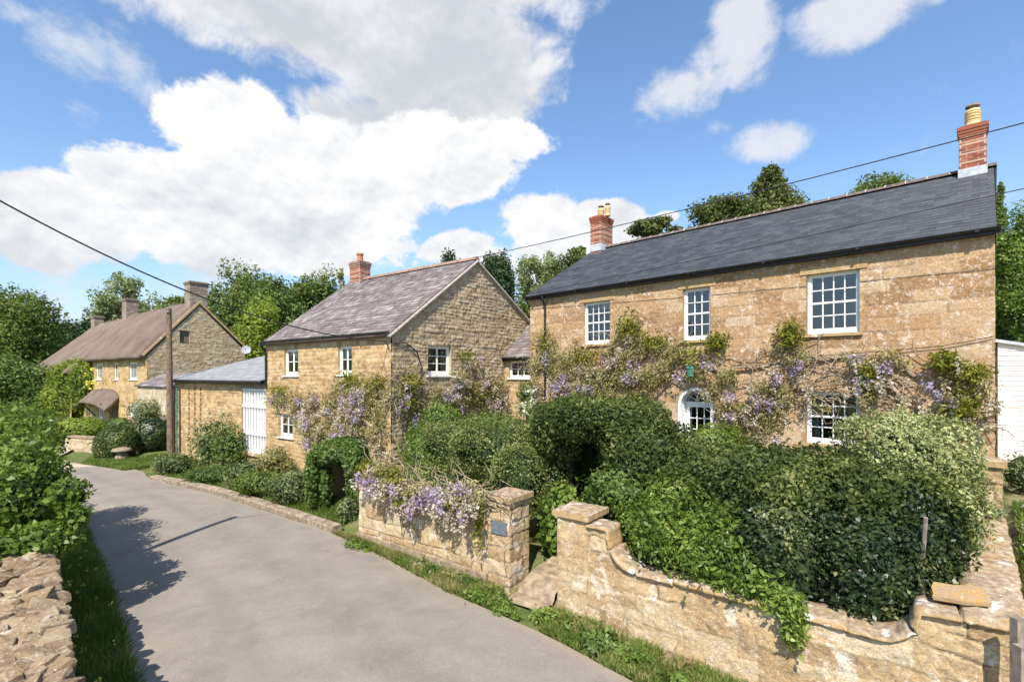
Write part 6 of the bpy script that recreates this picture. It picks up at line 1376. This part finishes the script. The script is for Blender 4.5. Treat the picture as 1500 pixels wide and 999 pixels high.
# weeds: broad-leaf clumps, each a plant
for i_, (u_, r_, mt_, lb_) in enumerate([(6.9, .16, 'leaf_mid', 'small dock plant in the grass near the right gate pillar'), (8.2, .18, 'leaf_bright', 'bright weed clump midway along the right wall foot'), (8.8, .15, 'leaf_mid', 'dark low weed nearest the bottom edge of the grass verge')]):
    c_ = fw(u_, -.8 + .1 * i_, 0); z_ = float(gz(c_[0], c_[1])); bush('weed_clump', [((c_[0], c_[1], z_ + r_ * .5), (r_, r_, r_ * .6), 500)], .055, mt_, lb_, 'weed', 340 + i_, core=False, stems=False, shell=.9)
wp = [(fw(4.55, -.62, 0), .30, .06, 'leaf_bright', 'broad leaved weed clump at the foot of the left gate pillar'), (fw(3.0, -.35, 0), .20, .06, 'leaf_mid', 'small weed tuft halfway along the left garden wall'), (fw(3.9, -.3, 0), .24, .05, 'leaf_mid', 'green weed tuft just left of the slate plaque'),
      (fw(5.2, -.75, 0), .20, .045, 'leaf_bright', 'low trailing weed at the edge of the gateway path'), (fw(7.0, -.55, 0), .26, .08, 'leaf_mid', 'large leaved mallow growing against the right garden wall'), (fw(2.0, -.32, 0), .18, .05, 'grass', 'small grass tuft below the wisteria on the left garden wall'), (fw(.5, -.4, 0), .26, .05, 'leaf_bright', 'bright weed patch at the left end of the garden wall'),
      (fw(5.98, -.5, 0), .24, .06, 'leaf_bright', 'leafy weed clump at the foot of the right gate pillar'), (fw(7.6, -.6, 0), .20, .05, 'leaf_bright', 'fresh green weed just right of the mallow by the wall'), (fw(2.5, -.28, 0), .22, .05, 'leaf_blue', 'dusty weed tuft between two grass tufts on the left garden wall'),
      (fw(4.8, -.45, 0), .16, .05, 'leaf_mid', 'dark small weed in the gateway beside the left pillar'), (fw(3.5, -.25, 0), .26, .04, 'grass_dry', 'dry seeding weeds against the left garden wall')]
for i, (c, r_, lf, mt, lb) in enumerate(wp):
    z = float(gz(c[0], c[1])); bush('weed_clump', [((c[0], c[1], z + r_ * .35), (r_ * 1.15, r_ * .8, r_ * .55), 560), ((c[0] + r_, c[1] - r_ * .6, z + r_ * .15), (r_ * .7, r_ * .6, r_ * .3), 240), ((c[0] - r_ * .9, c[1] + r_ * .7, z + r_ * .2), (r_ * .6, r_ * .5, r_ * .4), 220)], lf, mt, lb, 'weed', 300 + i, core=False, stems=False, shell=.98, bump=1.2)
# yellow flowers in the shaded left verge
fp = band(rg, LA, LB2, 60) + UPZ * .20; Pq = np.repeat(fp, 6, axis=0) + rg.normal(size=(60 * 6, 3)) * .012
tag(leaves('yellow_flowers', Pq, np.tile(UPZ, (len(Pq), 1)), .035, 'petal_yellow', None, 8, loc=tuple(np.mean(Pq, axis=0)), aspect=.9), 'small yellow flowers scattered through the shaded roadside grass', 'flowers', kind='stuff')
fp = thin(band(rg, [(9.2, 8.95), (5.9, 5.4)], [(10.2, 8.3), (6.8, 4.9)], 420), 1.5, .35) + UPZ * .10; Pq = np.repeat(fp, 5, axis=0) + rg.normal(size=(len(fp) * 5, 3)) * .012
tag(leaves('daisies', Pq, np.tile(UPZ, (len(Pq), 1)), .03, 'petal_white', None, 9, loc=tuple(np.mean(Pq, axis=0)), aspect=.9), 'small white daisies in the grass right of the garden wall', 'flowers', kind='stuff')
bush('daisy_clump', [((8.35, 8.55, -2.38), (.25, .2, .10), 600)], .04, 'leaf_ash', 'clump of white daisies growing on top of the garden wall by the house', 'plant', 320, core=False, stems=False, shell=.9)
bush('pale_flowering_shrub', [((10.6, 9.9, -2.0), (.75, .6, .55), 2600), ((11.6, 10.3, -2.1), (.7, .6, .5), 2200)], .05, 'leaf_ash', 'pale flowering shrub in front of the white boarded shed', 'shrub', 321, shell=.7)
# wooden posts at the bottom right corner
for i, (px, py, zt) in enumerate([(1492, 905, None), (1497, 945, None)]):
    q = at(px, py, 4.95 - i * .35); m = MB(); m.box((q[0], q[1], q[2] - .7), (.05, 0, 0), (0, .04, 0), (0, 0, .7)); tag(m.build('fence_post', MAT['wood_grey'], None, (q[0], q[1], q[2] - 1.4)), ['grey square timber post just beyond the wall end', 'shorter grey timber post nearest the bottom right corner'][i], 'post', 'timber posts by the wall end')
